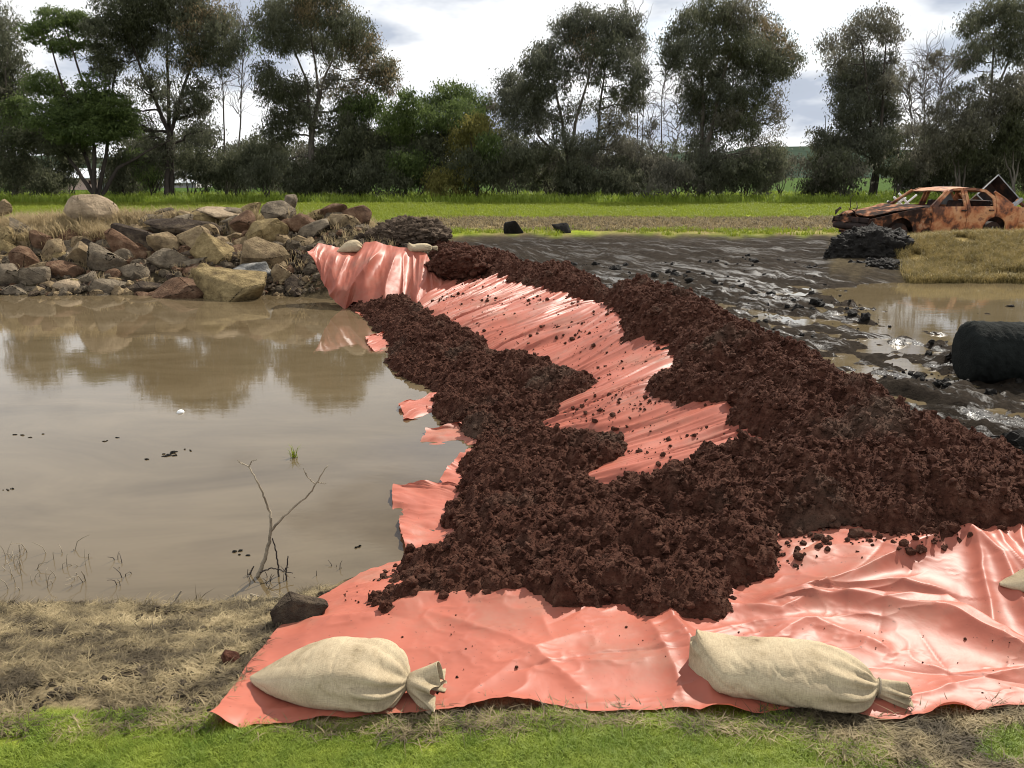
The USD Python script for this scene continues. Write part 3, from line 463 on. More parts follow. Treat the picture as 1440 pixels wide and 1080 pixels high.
# sheet draped over the far end
def cp(u, v, y): return PD(u, v, y)
ctop = np.array([cp(437, 352, 12.9), cp(448, 342, 13.1), cp(478, 348, 13.2), cp(503, 350, 13.15), cp(513, 341, 13.15), cp(528, 339, 13.15), cp(545, 345, 13.15), cp(562, 348, 13.1), cp(585, 350, 13.1), cp(600, 356, 13.0), cp(607, 372, 12.8), cp(636, 388, 12.6)])
cbot = np.array([cp(440, 356, 12.85), cp(452, 388, 12.6), cp(470, 418, 12.3), cp(486, 436, 12.1), cp(497, 424, 12.1), cp(525, 428, 11.9), cp(560, 432, 11.7), cp(585, 430, 11.5), cp(600, 424, 11.6), cp(620, 412, 11.9), cp(637, 398, 12.3)])
C = coons(ctop, cbot, 300, 90); kc = np.linspace(0, 1, 90)[:, None]; sc_ = np.linspace(0, 1, 300)[None]
fold = 0
for fq, am, sd in ((6, .28, 101), (11, .24, 102), (23, .10, 103)):
    nn = noise3(sc_ * fq + (noise3(sc_ * 3, kc * 1.6, 0, sd + 5) - .5) * 1.6, kc * .7, 0, sd); fold = fold + am * ((1 - np.abs(2 * nn - 1)) ** 1.4 - .4)
C[..., 1] -= fold * sstep(0, .2, kc) * .8
C[..., 2] += fold * .22 * sstep(.04, .3, kc) * (1 - kc) + (fbm3(sc_ * 25, kc * 4, 0, 3, 105) - .5) * .03
C[..., 1] -= .25 * np.sin(np.pi * kc) * .5
sheet_obj('plastic_sheet', C, 'crumpled pink plastic sheet draped over rocks at the far end of the levee')
# crumbs of soil strewn over the plastic
cb, cs = [], []
def strew(V3, poly, n, smin, smax, seed, clump=.55):
    rng = np.random.default_rng(seed); f = V3.reshape(-1, 3); u, v = proj(f[:, 0], f[:, 1], f[:, 2]); ok = np.flatnonzero(shapely.contains_xy(poly, u, v))
    w = np.clip(fbm3(f[ok, 0] * 4, f[ok, 1] * 4, 0, 3, seed) - clump, 0, 1) + .004; c = rng.choice(ok, n, p=w / w.sum()); p = f[c] + rng.normal(size=(n, 3)) * [.012, .012, 0]
    s = smin + (smax - smin) * rng.power(.25, n) ** 1.5; p[:, 2] += s * .3; cb.append(p); cs.append(s)
BPTS = np.stack([bx, by, bz], -1)
strew(BPTS, PINK_GAP, 700, .004, .024, 1); strew(BPTS, PINK_GAP, 700, .003, .014, 2, .3)
strew(RIGHT_PTS, Polygon([(1100, 735), (1440, 715), (1440, 760), (1300, 775), (1150, 800), (1050, 820), (1040, 800)]), 240, .004, .026, 3); strew(FRONT_PTS, Polygon([(460, 850), (940, 855), (1440, 900), (1440, 990), (640, 990)]), 60, .002, .006, 4, .2)
strew(FRONT_PTS, Polygon([(470, 845), (600, 770), (620, 800), (520, 850)]), 160, .003, .014, 5, .3)
cb, cs = np.vstack(cb), np.concatenate(cs)
scatter('soil_crumbs', LUMPS, cb, cs, R.uniform(0, 6.28, len(cb)), SOIL, 'dark soil crumbs strewn over the pink plastic', tilt=.5, seed=2)
# clods of black mud behind the levee
mm = np.flatnonzero((mudm & (T(X, Y) < -.10) & (Y < 22) & (np.abs(X) < 11) & (Z > WATER - .02)).ravel()); pk = R.choice(mm, 1700, p=(lambda w: w / w.sum())(np.clip(fbm3(X.ravel()[mm] * 1.3, Y.ravel()[mm] * 1.3, 0, 3, 51) - .42, 0, 1) ** 1.3 * Y.ravel()[mm] ** .8 + 1e-9))
mp_ = allv[pk] + R.normal(size=(len(pk), 3)) * [.05, .05, 0]; s = .008 + .07 * R.power(.25, len(pk)) ** 1.8
scatter('mud_clods', LUMPS, mp_, s, R.uniform(0, 6.28, len(pk)), BLACKMUD, 'churned clods of black mud lying across the wet flat', tilt=.4, seed=3)

DIRT = mat('dirt', [(.3, (.03, .023, .016)), (.6, (.075, .06, .042)), (.8, (.15, .12, .085))], 12, .95, .8, 60, .05)
# ------------------------------------------------------------ grass and straw
def tuft(seed, n, rad, h, w, lean, flat=0.0):
    rng = np.random.default_rng(seed); vs, fs = [], []
    for k in range(n):
        a, r = rng.uniform(0, 6.28), rad * math.sqrt(rng.uniform()); b = np.array([r * math.cos(a), r * math.sin(a), 0]); d = rng.uniform(0, 6.28)
        hh = h * rng.uniform(.5, 1.15); ln = lean * rng.uniform(.3, 1.3); dv = np.array([math.cos(d), math.sin(d), 0]); sv = np.array([-math.sin(d), math.cos(d), 0]) * w * rng.uniform(.6, 1.2) / 2
        up = np.array([0, 0, 1.0]) * (1 - flat)
        p1 = b + up * hh * .55 + dv * hh * ln * .35; p2 = b + up * hh * (1 - .35 * ln) + dv * hh * ln; o = len(vs) * 5
        vs.append(np.array([b - sv, b + sv, p1 - sv * .8, p1 + sv * .8, p2])); fs.append(np.array([[0, 1, 3], [0, 3, 2], [2, 3, 4]]) + o)
    return np.vstack(vs), np.vstack(fs)
def spread(n, x0, x1, y0, y1, keep, seed):
    rng = np.random.default_rng(seed); x, y = rng.uniform(x0, x1, n), rng.uniform(y0, y1, n); m = keep(x, y); return x[m], y[m]
FRONT_POLY = Polygon(np.vstack([FRONT_PTS[0, :, :2], FRONT_PTS[::10, -1, :2], FRONT_PTS[-1, ::-1, :2], FRONT_PTS[::-10, 0, :2]])).buffer(-.012)
wobf = lambda x, y: (fbm3(x * 1.2, y * 1.2, 0, 4, 5) - .5)
edge_y = lambda x, y: 2.31 + wobf(x, y) * .18 + .03 * np.sin(x * 5)
bare = lambda x, y: fbm3(x * 4, y * 6, 0, 3, 111)
def lawn_keep(x, y): return (y < edge_y(x, y) - .10 * sstep(.75, 1.1, x)) & ~shapely.contains_xy(FRONT_POLY, x, y) & (bare(x, y) > .24 + .34 * sstep(.95, 1.3, x))
x, y = spread(34000, -1.75, 1.75, 1.72, 2.45, lawn_keep, 1)
x2, y2 = spread(16000, -5, 5, .2, 1.75, lambda x, y: bare(x, y) > .2, 2); x, y = np.r_[x, x2], np.r_[y, y2]
scatter('lawn_grass', [tuft(s, 11, .018, .022, .0022, .9) for s in range(5)], np.column_stack([x, y, T(x, y) - .002]), R.uniform(.6, 1.35, len(x)) * (.7 + .6 * fbm3(x * 6, y * 6, 0, 2, 9)), R.uniform(0, 6.28, len(x)), LAWN, 'short bright green grass of the lawn in front of the plastic', seed=4)
def straw_keep(x, y): return (y > edge_y(x, y) - .10) & ~shapely.contains_xy(FRONT_POLY, x, y) & (T(x, y) > WATER + .005) & (fbm3(x * 9, y * 11, 0, 3, 112) > .46 - .12 * fbm3(x * 2, y * 3, 0, 2, 115)) & ~((x > -.86) & (y > 2.4) & (x < 2.0))
x, y = spread(24000, -2.6, 2.0, 2.1, 3.55, straw_keep, 3)
xr, yr = spread(2500, .9, 1.9, 2.0, 2.45, lambda x, y: ~shapely.contains_xy(FRONT_POLY, x, y) & (y > 2.02) & (bare(x, y) < .6), 31); x, y = np.r_[x, xr], np.r_[y, yr]
scatter('dead_grass', [tuft(s + 20, 9, .028, .05, .0040, 1.5, .62) for s in range(5)], np.column_stack([x, y, T(x, y) + .002]), R.uniform(.6, 1.3, len(x)), R.uniform(0, 6.28, len(x)), STRAW, 'flattened straw coloured dead grass on the pond bank at left', tilt=.15, seed=5)
xg, yg = spread(11000, -2.6, 2.0, 2.3, 3.5, lambda x, y: ~shapely.contains_xy(FRONT_POLY, x, y) & (T(x, y) > WATER) & (x < -.8) & (fbm3(x * 7, y * 9, 0, 3, 116) > .48), 32)
scatter('bank_crumbs', LUMPS, np.column_stack([xg, yg, T(xg, yg) + .003]), .003 + .015 * R.power(.3, len(xg)) ** 1.5, R.uniform(0, 6.28, len(xg)), DIRT, 'dark crumbs of earth and litter among the straw of the pond bank', tilt=.5, seed=15)
# grass bank under the wrecked car
def bank_keep(x, y):
    z = T(x, y); return inside(DRYBANK, x, y, z) & (fbm3(x * 1.5, y * 1.5, 0, 3, 113) > .30) & (z > WATER)
x, y = spread(34000, 6.5, 14, 14.6, 19.5, bank_keep, 4)
scatter('bank_grass', [tuft(s + 40, 12, .09, .20, .009, .8) for s in range(5)], np.column_stack([x, y, T(x, y) - .01]), R.uniform(.5, 1.2, len(x)), R.uniform(0, 6.28, len(x)), BANK, 'dry yellow brown grass covering the bank in front of the rusty car', seed=6)
# long dead grass behind and among the rocks
def rock_keep(x, y): return (fbm3(x * .9, y * .9, 0, 3, 114) > .42)
x, y = spread(5200, -11, -2.6, 16.0, 20.5, rock_keep, 5); k = (y > 16.3) | (x < -6.4); x, y = x[k], y[k]
xa, ya = spread(1100, -9.9, -7.2, 15.3, 16.6, lambda x, y: fbm3(x, y, 0, 3, 7) > .4, 35); xb, yb2 = spread(150, -6.6, -5.4, 16.7, 17.4, lambda x, y: x == x, 36); x, y = np.r_[x, xa, xb], np.r_[y, ya, yb2]
scatter('tall_dead_grass', [tuft(s + 60, 16, .12, .42, .012, .7) for s in range(5)], np.column_stack([x, y, T(x, y) - .02]), R.uniform(.5, 1.15, len(x)), R.uniform(0, 6.28, len(x)), TALLSTRAW, 'tall pale dead grass growing behind the rock pile', seed=7)
# field
def fld_keep(x, y):
    w = wobf(x, y) * 2.2; yb_ = y + w
    return ((yb_ > 24.6) & (yb_ < 26.6) & (fbm3(x, y, 0, 3, 11) > .45)) | ((yb_ > 34) & (yb_ < 52)) | ((x < -4) & (yb_ > 24))
x, y = spread(42000, -38, 40, 24, 54, fld_keep, 6); y = y
scatter('field_grass', [tuft(s + 80, 12, .22, .20, .03, .7) for s in range(5)], np.column_stack([x, y, T(x, y) - .01]), R.uniform(.5, 1.1, len(x)), R.uniform(0, 6.28, len(x)), FIELD, 'bright green grass of the field before the trees', seed=8)
x, y = spread(26000, -30, 34, 26, 39, lambda x, y: ((y + wobf(x, y) * 2.2 > 26) & (y + wobf(x, y) * 2.2 < 34.5) & (x > -4)), 7)
scatter('field_straw', [tuft(s + 90, 12, .2, .16, .024, .9) for s in range(4)], np.column_stack([x, y, T(x, y) - .01]), R.uniform(.5, 1.1, len(x)), R.uniform(0, 6.28, len(x)), STRAW, 'dry straw coloured strip of the field beyond the mud', seed=9)
x, y = spread(16000, -60, 64, 51, 66, lambda x, y: x == x, 8)
scatter('understorey_grass', [tuft(s + 100, 12, .4, .55, .05, .6) for s in range(4)], np.column_stack([x, y, np.full(len(x), -.06)]), R.uniform(.5, 1.3, len(x)), R.uniform(0, 6.28, len(x)), LAWN, 'rank dark green grass at the feet of the trees', seed=10)

# ------------------------------------------------------------ rocks
def boulder(seed, sx_, sy_, sz_, n=16, sub=2, rough=.05):
    rng = np.random.default_rng(seed); p = rng.normal(size=(n, 3)); p /= np.linalg.norm(p, axis=1, keepdims=True); p *= rng.uniform(.8, 1.08, (n, 1))
    h = trimesh.convex.convex_hull(p); m = trimesh.Trimesh(h.vertices, h.faces)
    v, f = trimesh.remesh.subdivide_to_size(np.array(m.vertices), np.array(m.faces), .34 if sub < 3 else .17); m = trimesh.Trimesh(v, f); m.merge_vertices(); trimesh.smoothing.filter_laplacian(m, lamb=.35, iterations=1 + sub)
    v = np.array(m.vertices); v -= (v.max(0) + v.min(0)) / 2; v /= np.abs(v).max(0)
    v *= (1 + rough * 3.2 * (meshkit.fbm(v * 2.4 + seed, 4, seed) - .5))[:, None]; return v * [sx_, sy_, sz_], np.array(m.faces)
def yrock(v): return float(np.interp(v, [290, 312, 340, 370, 400, 425, 440], [17.0, 16.2, 15.4, 14.7, 14.0, 13.3, 13.0]))
def rock(u, v, w, h, kind, label, tilt=0, seed=None, n=15, group=None, y=None, sub=2, name='boulder', cat_='boulder', m=None):
    c = PD(u, v, y or yrock(v + h * .25)); k = (c[1] * CP + (CAM_H - c[2]) * SP) / FPX; seed = seed or int(u * 7 + v * 13)
    vs, f = boulder(seed, w * k / 2, (w * .45 + h * .45) * k / 2, h * k / 2, n, sub); vs = vs @ rot([0, 1, 0], tilt).T
    o = obj(name, (vs + c, f), ROCK[kind] if m is None else m, smooth=32, origin=c); return tag(o, label, cat_, group)
BIG = [  # u, v, width, height, colour, tilt, label
    (130, 296, 62, 40, 'pale', 20, 'large smooth pale rounded boulder standing above the dead grass'),
    (320, 414, 96, 56, 'yellow', 6, 'big yellowish boulder at the water edge, front centre of the pile'),
    (347, 389, 66, 30, 'blue', -8, 'blue grey boulder just behind the big yellowish waterside boulder'),
    (374, 364, 56, 48, 'tan', 10, 'blocky tan boulder between the blue grey boulder and the pink sheet'),
    (372, 330, 58, 36, 'yellow', -14, 'yellow topped angular boulder with a dark front face, middle of the pile'),
    (195, 338, 68, 34, 'dark', 28, 'long dark slab of rock leaning to the right below the pale boulder'),
    (176, 352, 56, 30, 'red', 32, 'red brown slab leaning beside the long dark slab'),
    (152, 368, 48, 42, 'grey', 8, 'square grey brown boulder with a flat top, left of the pile'),
    (117, 362, 42, 38, 'tan', -10, 'tan boulder leaning against the square grey brown boulder'),
    (255, 410, 84, 34, 'red', -4, 'low dark red boulder at the water left of the big yellowish boulder'),
    (302, 356, 54, 36, 'yellow', 24, 'yellowish wedge shaped boulder above the red waterside boulder'),
    (232, 344, 44, 30, 'tan', 20, 'tan boulder at the right end of the long dark slab'),
    (275, 338, 40, 28, 'tan', -25, 'small square tan boulder under the overhanging flat slab'),
    (310, 300, 56, 14, 'pale', 6, 'flat pale slab lying on top of the pile'),
    (258, 322, 92, 26, 'dark', 6, 'wide dark rock under a ledge near the top of the pile'),
    (341, 314, 34, 32, 'red', 12, 'red brown boulder beside the flat pale slab'),
    (392, 300, 42, 30, 'grey', 4, 'rounded grey boulder at the top of the pile'),
    (408, 286, 14, 22, 'grey', 12, 'narrow upright grey stone at the top of the pile'),
    (468, 297, 36, 18, 'red', -8, 'reddish brown stone on the skyline near the top right of the pile'),
    (502, 303, 36, 26, 'red', 8, 'squarish pinkish boulder at the right end of the pile top'),
    (424, 316, 34, 26, 'red', 14, 'dark red boulder in the upper right of the pile'),
    (442, 325, 42, 24, 'grey', -10, 'grey brown boulder above the left corner of the far pink sheet'),
    (484, 316, 40, 26, 'tan', 16, 'tan boulder just above the far pink sheet'),
    (400, 318, 30, 18, 'red', 0, 'small red brown stone between the two top boulders'),
    (396, 390, 28, 28, 'tan', 24, 'small tan wedge right of the blue grey boulder'),
    (415, 405, 26, 30, 'dark', 8, 'dark stone low on the slope left of the pink sheet'),
    (440, 372, 40, 28, 'dark', -12, 'dark boulder half buried beside the left edge of the far pink sheet'),
    (436, 430, 34, 14, 'grey', 4, 'low grey stone at the waterline below the pink sheet'),
    (163, 389, 34, 18, 'red', 6, 'small round red brown stone above the waterline'),
    (148, 404, 38, 22, 'grey', -4, 'rounded grey stone at the waterline on the left'),
    (128, 394, 30, 24, 'grey', 14, 'grey stone left of the round red brown stone'),
    (95, 404, 34, 20, 'pale', 6, 'squat pale grey stone at the waterline'),
    (92, 384, 44, 26, 'red', 12, 'dull red boulder above the squat pale stone'),
    (54, 392, 40, 30, 'grey', -18, 'slanting grey boulder near the left end of the waterline'),
    (14, 392, 40, 34, 'grey', 10, 'grey boulder at the far left of the waterline'),
    (24, 408, 48, 14, 'grey', 6, 'low flat grey stone in the water at the far left'),
    (36, 366, 36, 36, 'red', -14, 'brown boulder with a yellowish face at the left of the pile'),
    (6, 336, 30, 30, 'yellow', 8, 'yellowish boulder cut by the left edge of the photo'),
    (30, 326, 42, 20, 'grey', 30, 'tilted grey brown slab near the left edge'),
    (58, 340, 32, 24, 'red', 14, 'brown stone right of the tilted slab near the left edge'),
    (75, 352, 32, 26, 'tan', -6, 'tan stone below the dead grass on the left'),
    (68, 404, 26, 16, 'tan', 10, 'small tan stone in the gap at the left waterline'),
    (6, 292, 18, 20, 'tan', 0, 'small rounded tan boulder high at the left edge'),
    (205, 405, 40, 16, 'dark', -6, 'dark wet stone at the waterline left of the red boulder'),
    (192, 384, 40, 26, 'grey', 22, 'grey wedge of stone below the red brown slab'),
    (282, 384, 40, 22, 'yellow', -10, 'yellowish stone right above the low dark red boulder'),
    (240, 366, 52, 28, 'grey', 12, 'rough grey brown boulder in the middle of the pile'),
    (232, 300, 26, 12, 'grey', -8, 'small grey log shaped stone behind the wide dark rock')]
for u, v, w, h, kd_, tl, lb in BIG: rock(u, v, w * 1.18, h * 1.2, kd_, lb, tl if u != 130 else 12, sub=3 if w > 50 else 2, n=15 if u != 130 else 70)
rng = np.random.default_rng(17); SEEN, CUT = set(), ('standing', 'at', 'just', 'between', 'with', 'below', 'leaning', 'beside', 'left', 'right', 'above', 'under', 'lying', 'in', 'on', 'near', 'behind', 'cut', 'high', 'low', 'half')
def neighbour(u, v, what):                            # where a small stone lies, told from the nearest big boulder
    q = min(BIG, key=lambda e: math.hypot((e[0] - u) / (e[2] * .5 + 9), (e[1] - v) / (e[3] * .5 + 9))); dx_, dy_ = (u - q[0]) / (q[2] * .5 + 9), (v - q[1]) / (q[3] * .5 + 9)
    w_ = ('just right of' if dx_ > 0 else 'just left of') if abs(dx_) > 2 * abs(dy_) else ('just below' if dy_ > 0 else 'just above') if abs(dy_) > 2 * abs(dx_) else ('at the lower ' if dy_ > 0 else 'at the upper ') + ('right of' if dx_ > 0 else 'left of')
    full = q[6].split(); out = f'{what} {w_} the'.split() + full
    if len(out) > 16: out = out[:16 - 0]; 
    while out[-1] in CUT + ('the', 'of', 'a', 'and', 'to'): out.pop()
    return ' '.join(out)
NM = {'tan': 'tan', 'red': 'red brown', 'grey': 'grey', 'dark': 'dark', 'yellow': 'yellowish', 'pale': 'pale', 'blue': 'bluish'}
k = 0
for tries in range(1500):
    if k >= 250: break
    u, v = rng.uniform(-30, 488), rng.uniform(300, 424); mids_ = tries < 260; w = rng.uniform(28, 46) if mids_ else rng.uniform(13, 26)
    if v < 330 and 30 < u < 205 or (u > 432 and v > 335) or v < 300 + 30 * (u < 200): continue
    kd_ = str(rng.choice(['tan', 'red', 'grey', 'grey', 'dark', 'yellow', 'tan', 'red'])); lb = neighbour(u, v, ('rough ' if mids_ else 'small ') + NM[kd_] + ' stone')
    if lb in SEEN: continue
    SEEN.add(lb); k += 1
    rock(u, v, w, w * rng.uniform(.55, .85), kd_, lb, rng.uniform(-30, 30), 1000 + k, 12, 'stones wedged between the boulders of the rock pile', name='stone', cat_='stone', sub=1 if w < 26 else 2, y=yrock(v) + (.12 if mids_ else .2))
x, y = spread(5200, -11, -1.3, 13.3, 17.2, lambda x, y: T(x, y) > WATER - .02, 33)
scatter('rubble', LUMPS, np.column_stack([x, y, T(x, y) + .01]), .02 + .09 * R.power(.3, len(x)) ** 1.5, R.uniform(0, 6.28, len(x)), [DIRT, ROCK['grey'], ROCK['tan'], DIRT, ROCK['red'], ROCK['dark']], 'small rubble and earth filling the gaps of the rock pile', tilt=.5, seed=16)
x, y = spread(420, -10, -1.8, 13.7, 16.8, lambda x, y: T(x, y) > WATER + .1, 34)
scatter('rock_grass', [tuft(s + 120, 12, .07, .20, .008, .8) for s in range(3)], np.column_stack([x, y, T(x, y) + .02]), R.uniform(.5, 1.2, len(x)), R.uniform(0, 6.28, len(x)), TALLSTRAW, 'dry grass sprouting between the rocks', seed=17)
# foreground rock and clods
rock(423, 861, 80, 52, 'dark', 'dark angular rock with a lit right face on the corner of the foreground sheet', 2, 22, 11, y=2.98, sub=3, name='rock', cat_='rock')
rock(325, 926, 30, 22, 'dark', 'small dark earth clod on the straw left of the foreground sheet', 0, 5, 14, y=2.62, m=SOIL, name='earth_clod', cat_='clod')
for u, v, w, h, y_, lb in ((722, 322, 28, 24, 25.0, 'upright dark clump of earth in the field, left of a pair'), (789, 321, 30, 20, 25.3, 'leaning dark clump of earth in the field, right of a pair')):
    rock(u, v, w, h, 'dark', lb, 20 if u > 750 else 0, int(u), 10, y=y_, name='earth_clump', cat_='earth clump', m=BLACKMUD)
# black mounds of earth under the car's nose and round the far sheet
def mound(name, u, v, w, h, y_, m, label, seed, dep=.8):
    c = PD(u, v, y_); k = (c[1] * CP + (CAM_H - c[2]) * SP) / FPX; b = trimesh.creation.icosphere(5 if w > 100 else 4, 1.0); vs = np.array(b.vertices)
    ns_ = vs * np.array([w / h, w / h * dep, 1.0]); d = (meshkit.fbm(ns_ * 1.6 + seed, 5, seed) - .5) * .55 + (meshkit.fbm(ns_ * 6 + seed, 4, seed + 1) - .5) * .34 + (np.abs(meshkit.fbm(ns_ * 12 + seed, 3, seed + 2) * 2 - 1) - .3) * .12; vs = vs * (1 + d)[:, None] * [w * k / 2, w * k / 2 * dep, h * k / 2]
    rg = np.random.default_rng(seed + 70); up_ = np.flatnonzero(vs[:, 2] > -.3 * h * k / 2); bits = [(LUMPS[q % 6][0] * rg.uniform(.02, .02 + .05 * rg.uniform() ** 2) + vs[up_[rg.integers(len(up_))]], LUMPS[q % 6][1]) for q in range(260)]; vs, fc_ = cat([(vs, np.array(b.faces)), *bits])
    return tag(obj(name, (vs + c, fc_), m, smooth=True), label, None, None, 'stuff')
mound('mud_mound', 1222, 362, 118, 84, 17.6, BLACKMUD, 'steep black mound of earth under the front of the rusty car', 3)
mound('mud_mound', 1145, 388, 80, 26, 16.6, BLACKMUD, 'low black heap of mud left of the steep mound', 4)
mound('mud_mound', 1245, 385, 130, 40, 16.6, BLACKMUD, 'black mud slumped into the pool below the steep mound', 6)
mound('earth_mound', 575, 330, 110, 46, 14.6, mat('grey_earth', [(.3, (.035, .025, .018)), (.6, (.085, .062, .045)), (.8, (.16, .125, .09))], 7, .95, .8, 40, .05), 'grey brown earth heaped behind the far pink sheet', 7)
mound('earth_mound', 645, 374, 80, 50, 12.4, SOIL, 'dark red soil heaped right of the far pink sheet', 8)

# ------------------------------------------------------------ sandbags
def sandbag(label, p0, p1, z0, W, H, seam, ruff, seed, group='sandbags weighing down the pink plastic', detail=True, sag=0.0):
    p0, p1 = np.array(p0, float), np.array(p1, float); L = np.linalg.norm(p1 - p0); yaw = math.atan2(p1[1] - p0[1], p1[0] - p0[0])
    t = thing('sandbag', label, 'sandbag', (p0[0], p0[1], z0), yaw, group)
    ns, na = (84, 66) if detail else (48, 40); s = np.linspace(0, 1, ns)[:, None]; a = np.linspace(0, 2 * np.pi, na, endpoint=False)[None]
    close = np.sqrt(np.clip(1 - np.clip((s - .70) / .30, 0, 1) ** 2.2, 0, 1))                     # drawn in to the neck
    if seam == 'flat':  w = W * np.clip(.05 + .95 * np.sin(np.clip(s / .55, 0, 1) * np.pi / 2) ** .8, 0, 1); h = H * np.clip(.06 + .94 * np.sin(np.clip(s / .62, 0, 1) * np.pi / 2) ** 1.1, 0, 1)
    else:               w = W * np.sqrt(np.clip(.02 + s / .16, 0, 1)); h = H * (.93 + .26 * np.exp(-s / .07) - .10 * np.exp(-((s - .2) / .12) ** 2) + .08 * np.exp(-((s - .62) / .2) ** 2))
    rn = .026; w = np.maximum(w * close, np.where(s > .5, rn, .004)); h = np.maximum(h * close, np.where(s > .5, rn, .004))
    ca, sa = np.cos(a), np.sin(a); e = .86
    yy = w * np.sign(ca) * np.abs(ca) ** e; zz = h * np.sign(sa) * np.abs(sa) ** e
    flo = .62 * h; zz = np.where(zz < -flo, -flo + (zz + flo) * .12, zz)
    gather = np.exp(-((1 - s) / .16) ** 1.3)
    k = 1 + gather * .24 * np.cos(11 * a + 1.2 * np.sin(3 * a + seed)) * np.sin(np.clip((1 - s) / .05, 0, 1) * np.pi / 2) + (fbm3(s * 3.2 + seed, ca * 1.1, sa * 1.1, 4, seed) - .5) * .16
    k = k - .05 * np.exp(-(np.abs(fbm3(s * 6 + seed, ca * .8, sa * .8 + s * 3, 3, seed + 5) * 2 - 1)) / .06)
    yy, zz = yy * k, zz * k
    nz = .045; ctr = np.where(s > .7, flo * (1 - sstep(.8, 1, s)) + nz * sstep(.8, 1, s), flo)
    xx = s * L + 0 * a - (.0 if seam == 'flat' else .018) * np.exp(-s / .04) * (np.abs(sa) < .6)
    V = np.stack([xx, yy, zz + ctr], -1); V[..., 2] = np.maximum(V[..., 2], .0); v = V.reshape(-1, 3)
    i = np.arange(ns * na).reshape(ns, na); j = np.roll(i, -1, 1); f = tris(np.stack([i[:-1].ravel(), i[1:].ravel(), j[1:].ravel(), j[:-1].ravel()], 1))
    v = np.vstack([v, V[0].mean(0)]); f = np.vstack([f, np.stack([i[0], j[0], np.full(na, ns * na)], 1)])
    obj('bag', (v, f), SACK, t, smooth=True)
    # neck ruffle: outer and inner skin of the open end
    r = np.linspace(0, 1, 26)[:, None]; fl, ln, op, dr, yw = ruff
    rad = rn * (1 - r) + fl * r ** .8; rad = rad * (1 + (.16 + .22 * r) * r * np.cos(7 * a + seed + 1.5 * np.sin(2 * a)) + .10 * r * np.cos(3 * a + 2))
    def skin(off):
        q = np.maximum(rad - off, .004); cx = L + r * ln + .10 * ln * np.cos(5 * a + seed) * r
        return np.stack([cx, q * ca + yw * r, q * sa * (1 - .15 * r) + nz - dr * r], -1).reshape(-1, 3)
    i = np.arange(26 * na).reshape(26, na); j = np.roll(i, -1, 1); fo = tris(np.stack([i[:-1].ravel(), i[1:].ravel(), j[1:].ravel(), j[:-1].ravel()], 1))
    vi = skin(.003 + op); n0 = 26 * na; rim = tris(np.stack([i[-1], i[-1] + n0, j[-1] + n0, j[-1]], 1))
    vv_ = np.vstack([skin(0), vi]); vv_[:, 2] = np.maximum(vv_[:, 2], .003)
    obj('ruffle', (vv_, np.vstack([fo, fo[:, ::-1] + n0, rim])), SACK, t, smooth=True)
    th_ = np.linspace(0, 2 * np.pi, 26); 
    obj('tie', tube(np.stack([L + .006 + .003 * np.sin(th_), (rn + .003) * np.cos(th_), (rn + .003) * np.sin(th_) + nz], 1), .0032, 6, False), TWIG, t, smooth=True)
    return t
sandbag('fat beige sandbag with an open tied neck at the left end of the foreground sheet', (-.875, 2.475), (-.335, 2.385), .012, .150, .092, 'flat', (.074, .105, .0, .012, -.016), 3)
sandbag('long beige sandbag with an upright seam at the right part of the foreground sheet', (.615, 2.505), (1.165, 2.355), .014, .135, .086, 'upright', (.036, .095, .010, .012, -.004), 8)
sandbag('beige sandbag cut off by the right edge of the photo', (1.875, 2.93), (2.36, 2.82), float(T([1.98], [2.90])[0]) + .025, .12, .085, 'flat', (.04, .09, .008, .01, 0), 11)
c1, c2 = PD(473, 356, 13.05), PD(514, 343, 13.15)
sandbag('small pale sandbag lying on the top left of the far draped sheet', c1[:2], (c1[0] + .40, c1[1] + .1), c1[2] + .02, .16, .11, 'flat', (.04, .08, .01, .01, 0), 14, detail=False)
c1 = PD(575, 354, 13.1)
sandbag('small flat sandbag on the top right corner of the far draped sheet', c1[:2], (c1[0] + .36, c1[1] + .05), c1[2] + .01, .13, .075, 'upright', (.04, .08, .01, .01, 0), 17, detail=False)

# ------------------------------------------------------------ dead branch, stems and floating scraps in the pond
def limb(px, y, r0, r1, jit=0.0): c = np.array([PD(u, v, y + jit * math.sin(k * 1.7)) for k, (u, v) in enumerate(px)]); c = curve(c, 22); c[1:-1] += R.normal(size=(20, 3)) * .0016; return tube(c, np.linspace(r0, r1, 22), 6)
br = thing('dead_branch', 'bare forked dead branch standing in the pond near the left bank', 'branch')
yb0 = 3.72
obj('stem', limb([(362, 812), (371, 790), (378, 765), (381, 745), (381, 728)], yb0, .011, .007), TWIG, br, smooth=True)
obj('fork', cat([limb([(381, 730), (380, 722), (372, 700), (361, 675), (350, 656), (336, 650)], yb0, .0065, .0025, .02), limb([(350, 657), (354, 648), (361, 646)], yb0, .003, .0015), limb([(341, 653), (334, 647)], yb0, .002, .001)]), TWIG, br, smooth=True)
obj('fork', cat([limb([(381, 747), (392, 733), (408, 718), (430, 700), (443, 684), (452, 666), (461, 655)], yb0, .0065, .0025, -.02), limb([(444, 682), (432, 670), (426, 658)], yb0, .003, .0015), limb([(447, 678), (459, 680)], yb0, .0025, .001), limb([(432, 670), (430, 664)], yb0, .002, .001)]), TWIG, br, smooth=True)
obj('side_twig', limb([(345, 816), (352, 806), (357, 796)], yb0 + .02, .006, .003), DARKBARK, br, smooth=True)
obj('side_twig', cat([limb([(392, 815), (391, 790), (386, 766), (383, 757)], yb0, .005, .003), limb([(366, 805), (383, 798), (400, 803), (412, 806)], yb0 - .03, .004, .002), limb([(404, 830), (402, 806), (405, 782)], yb0 - .04, .005, .003)]), DARKBARK, br, smooth=True)
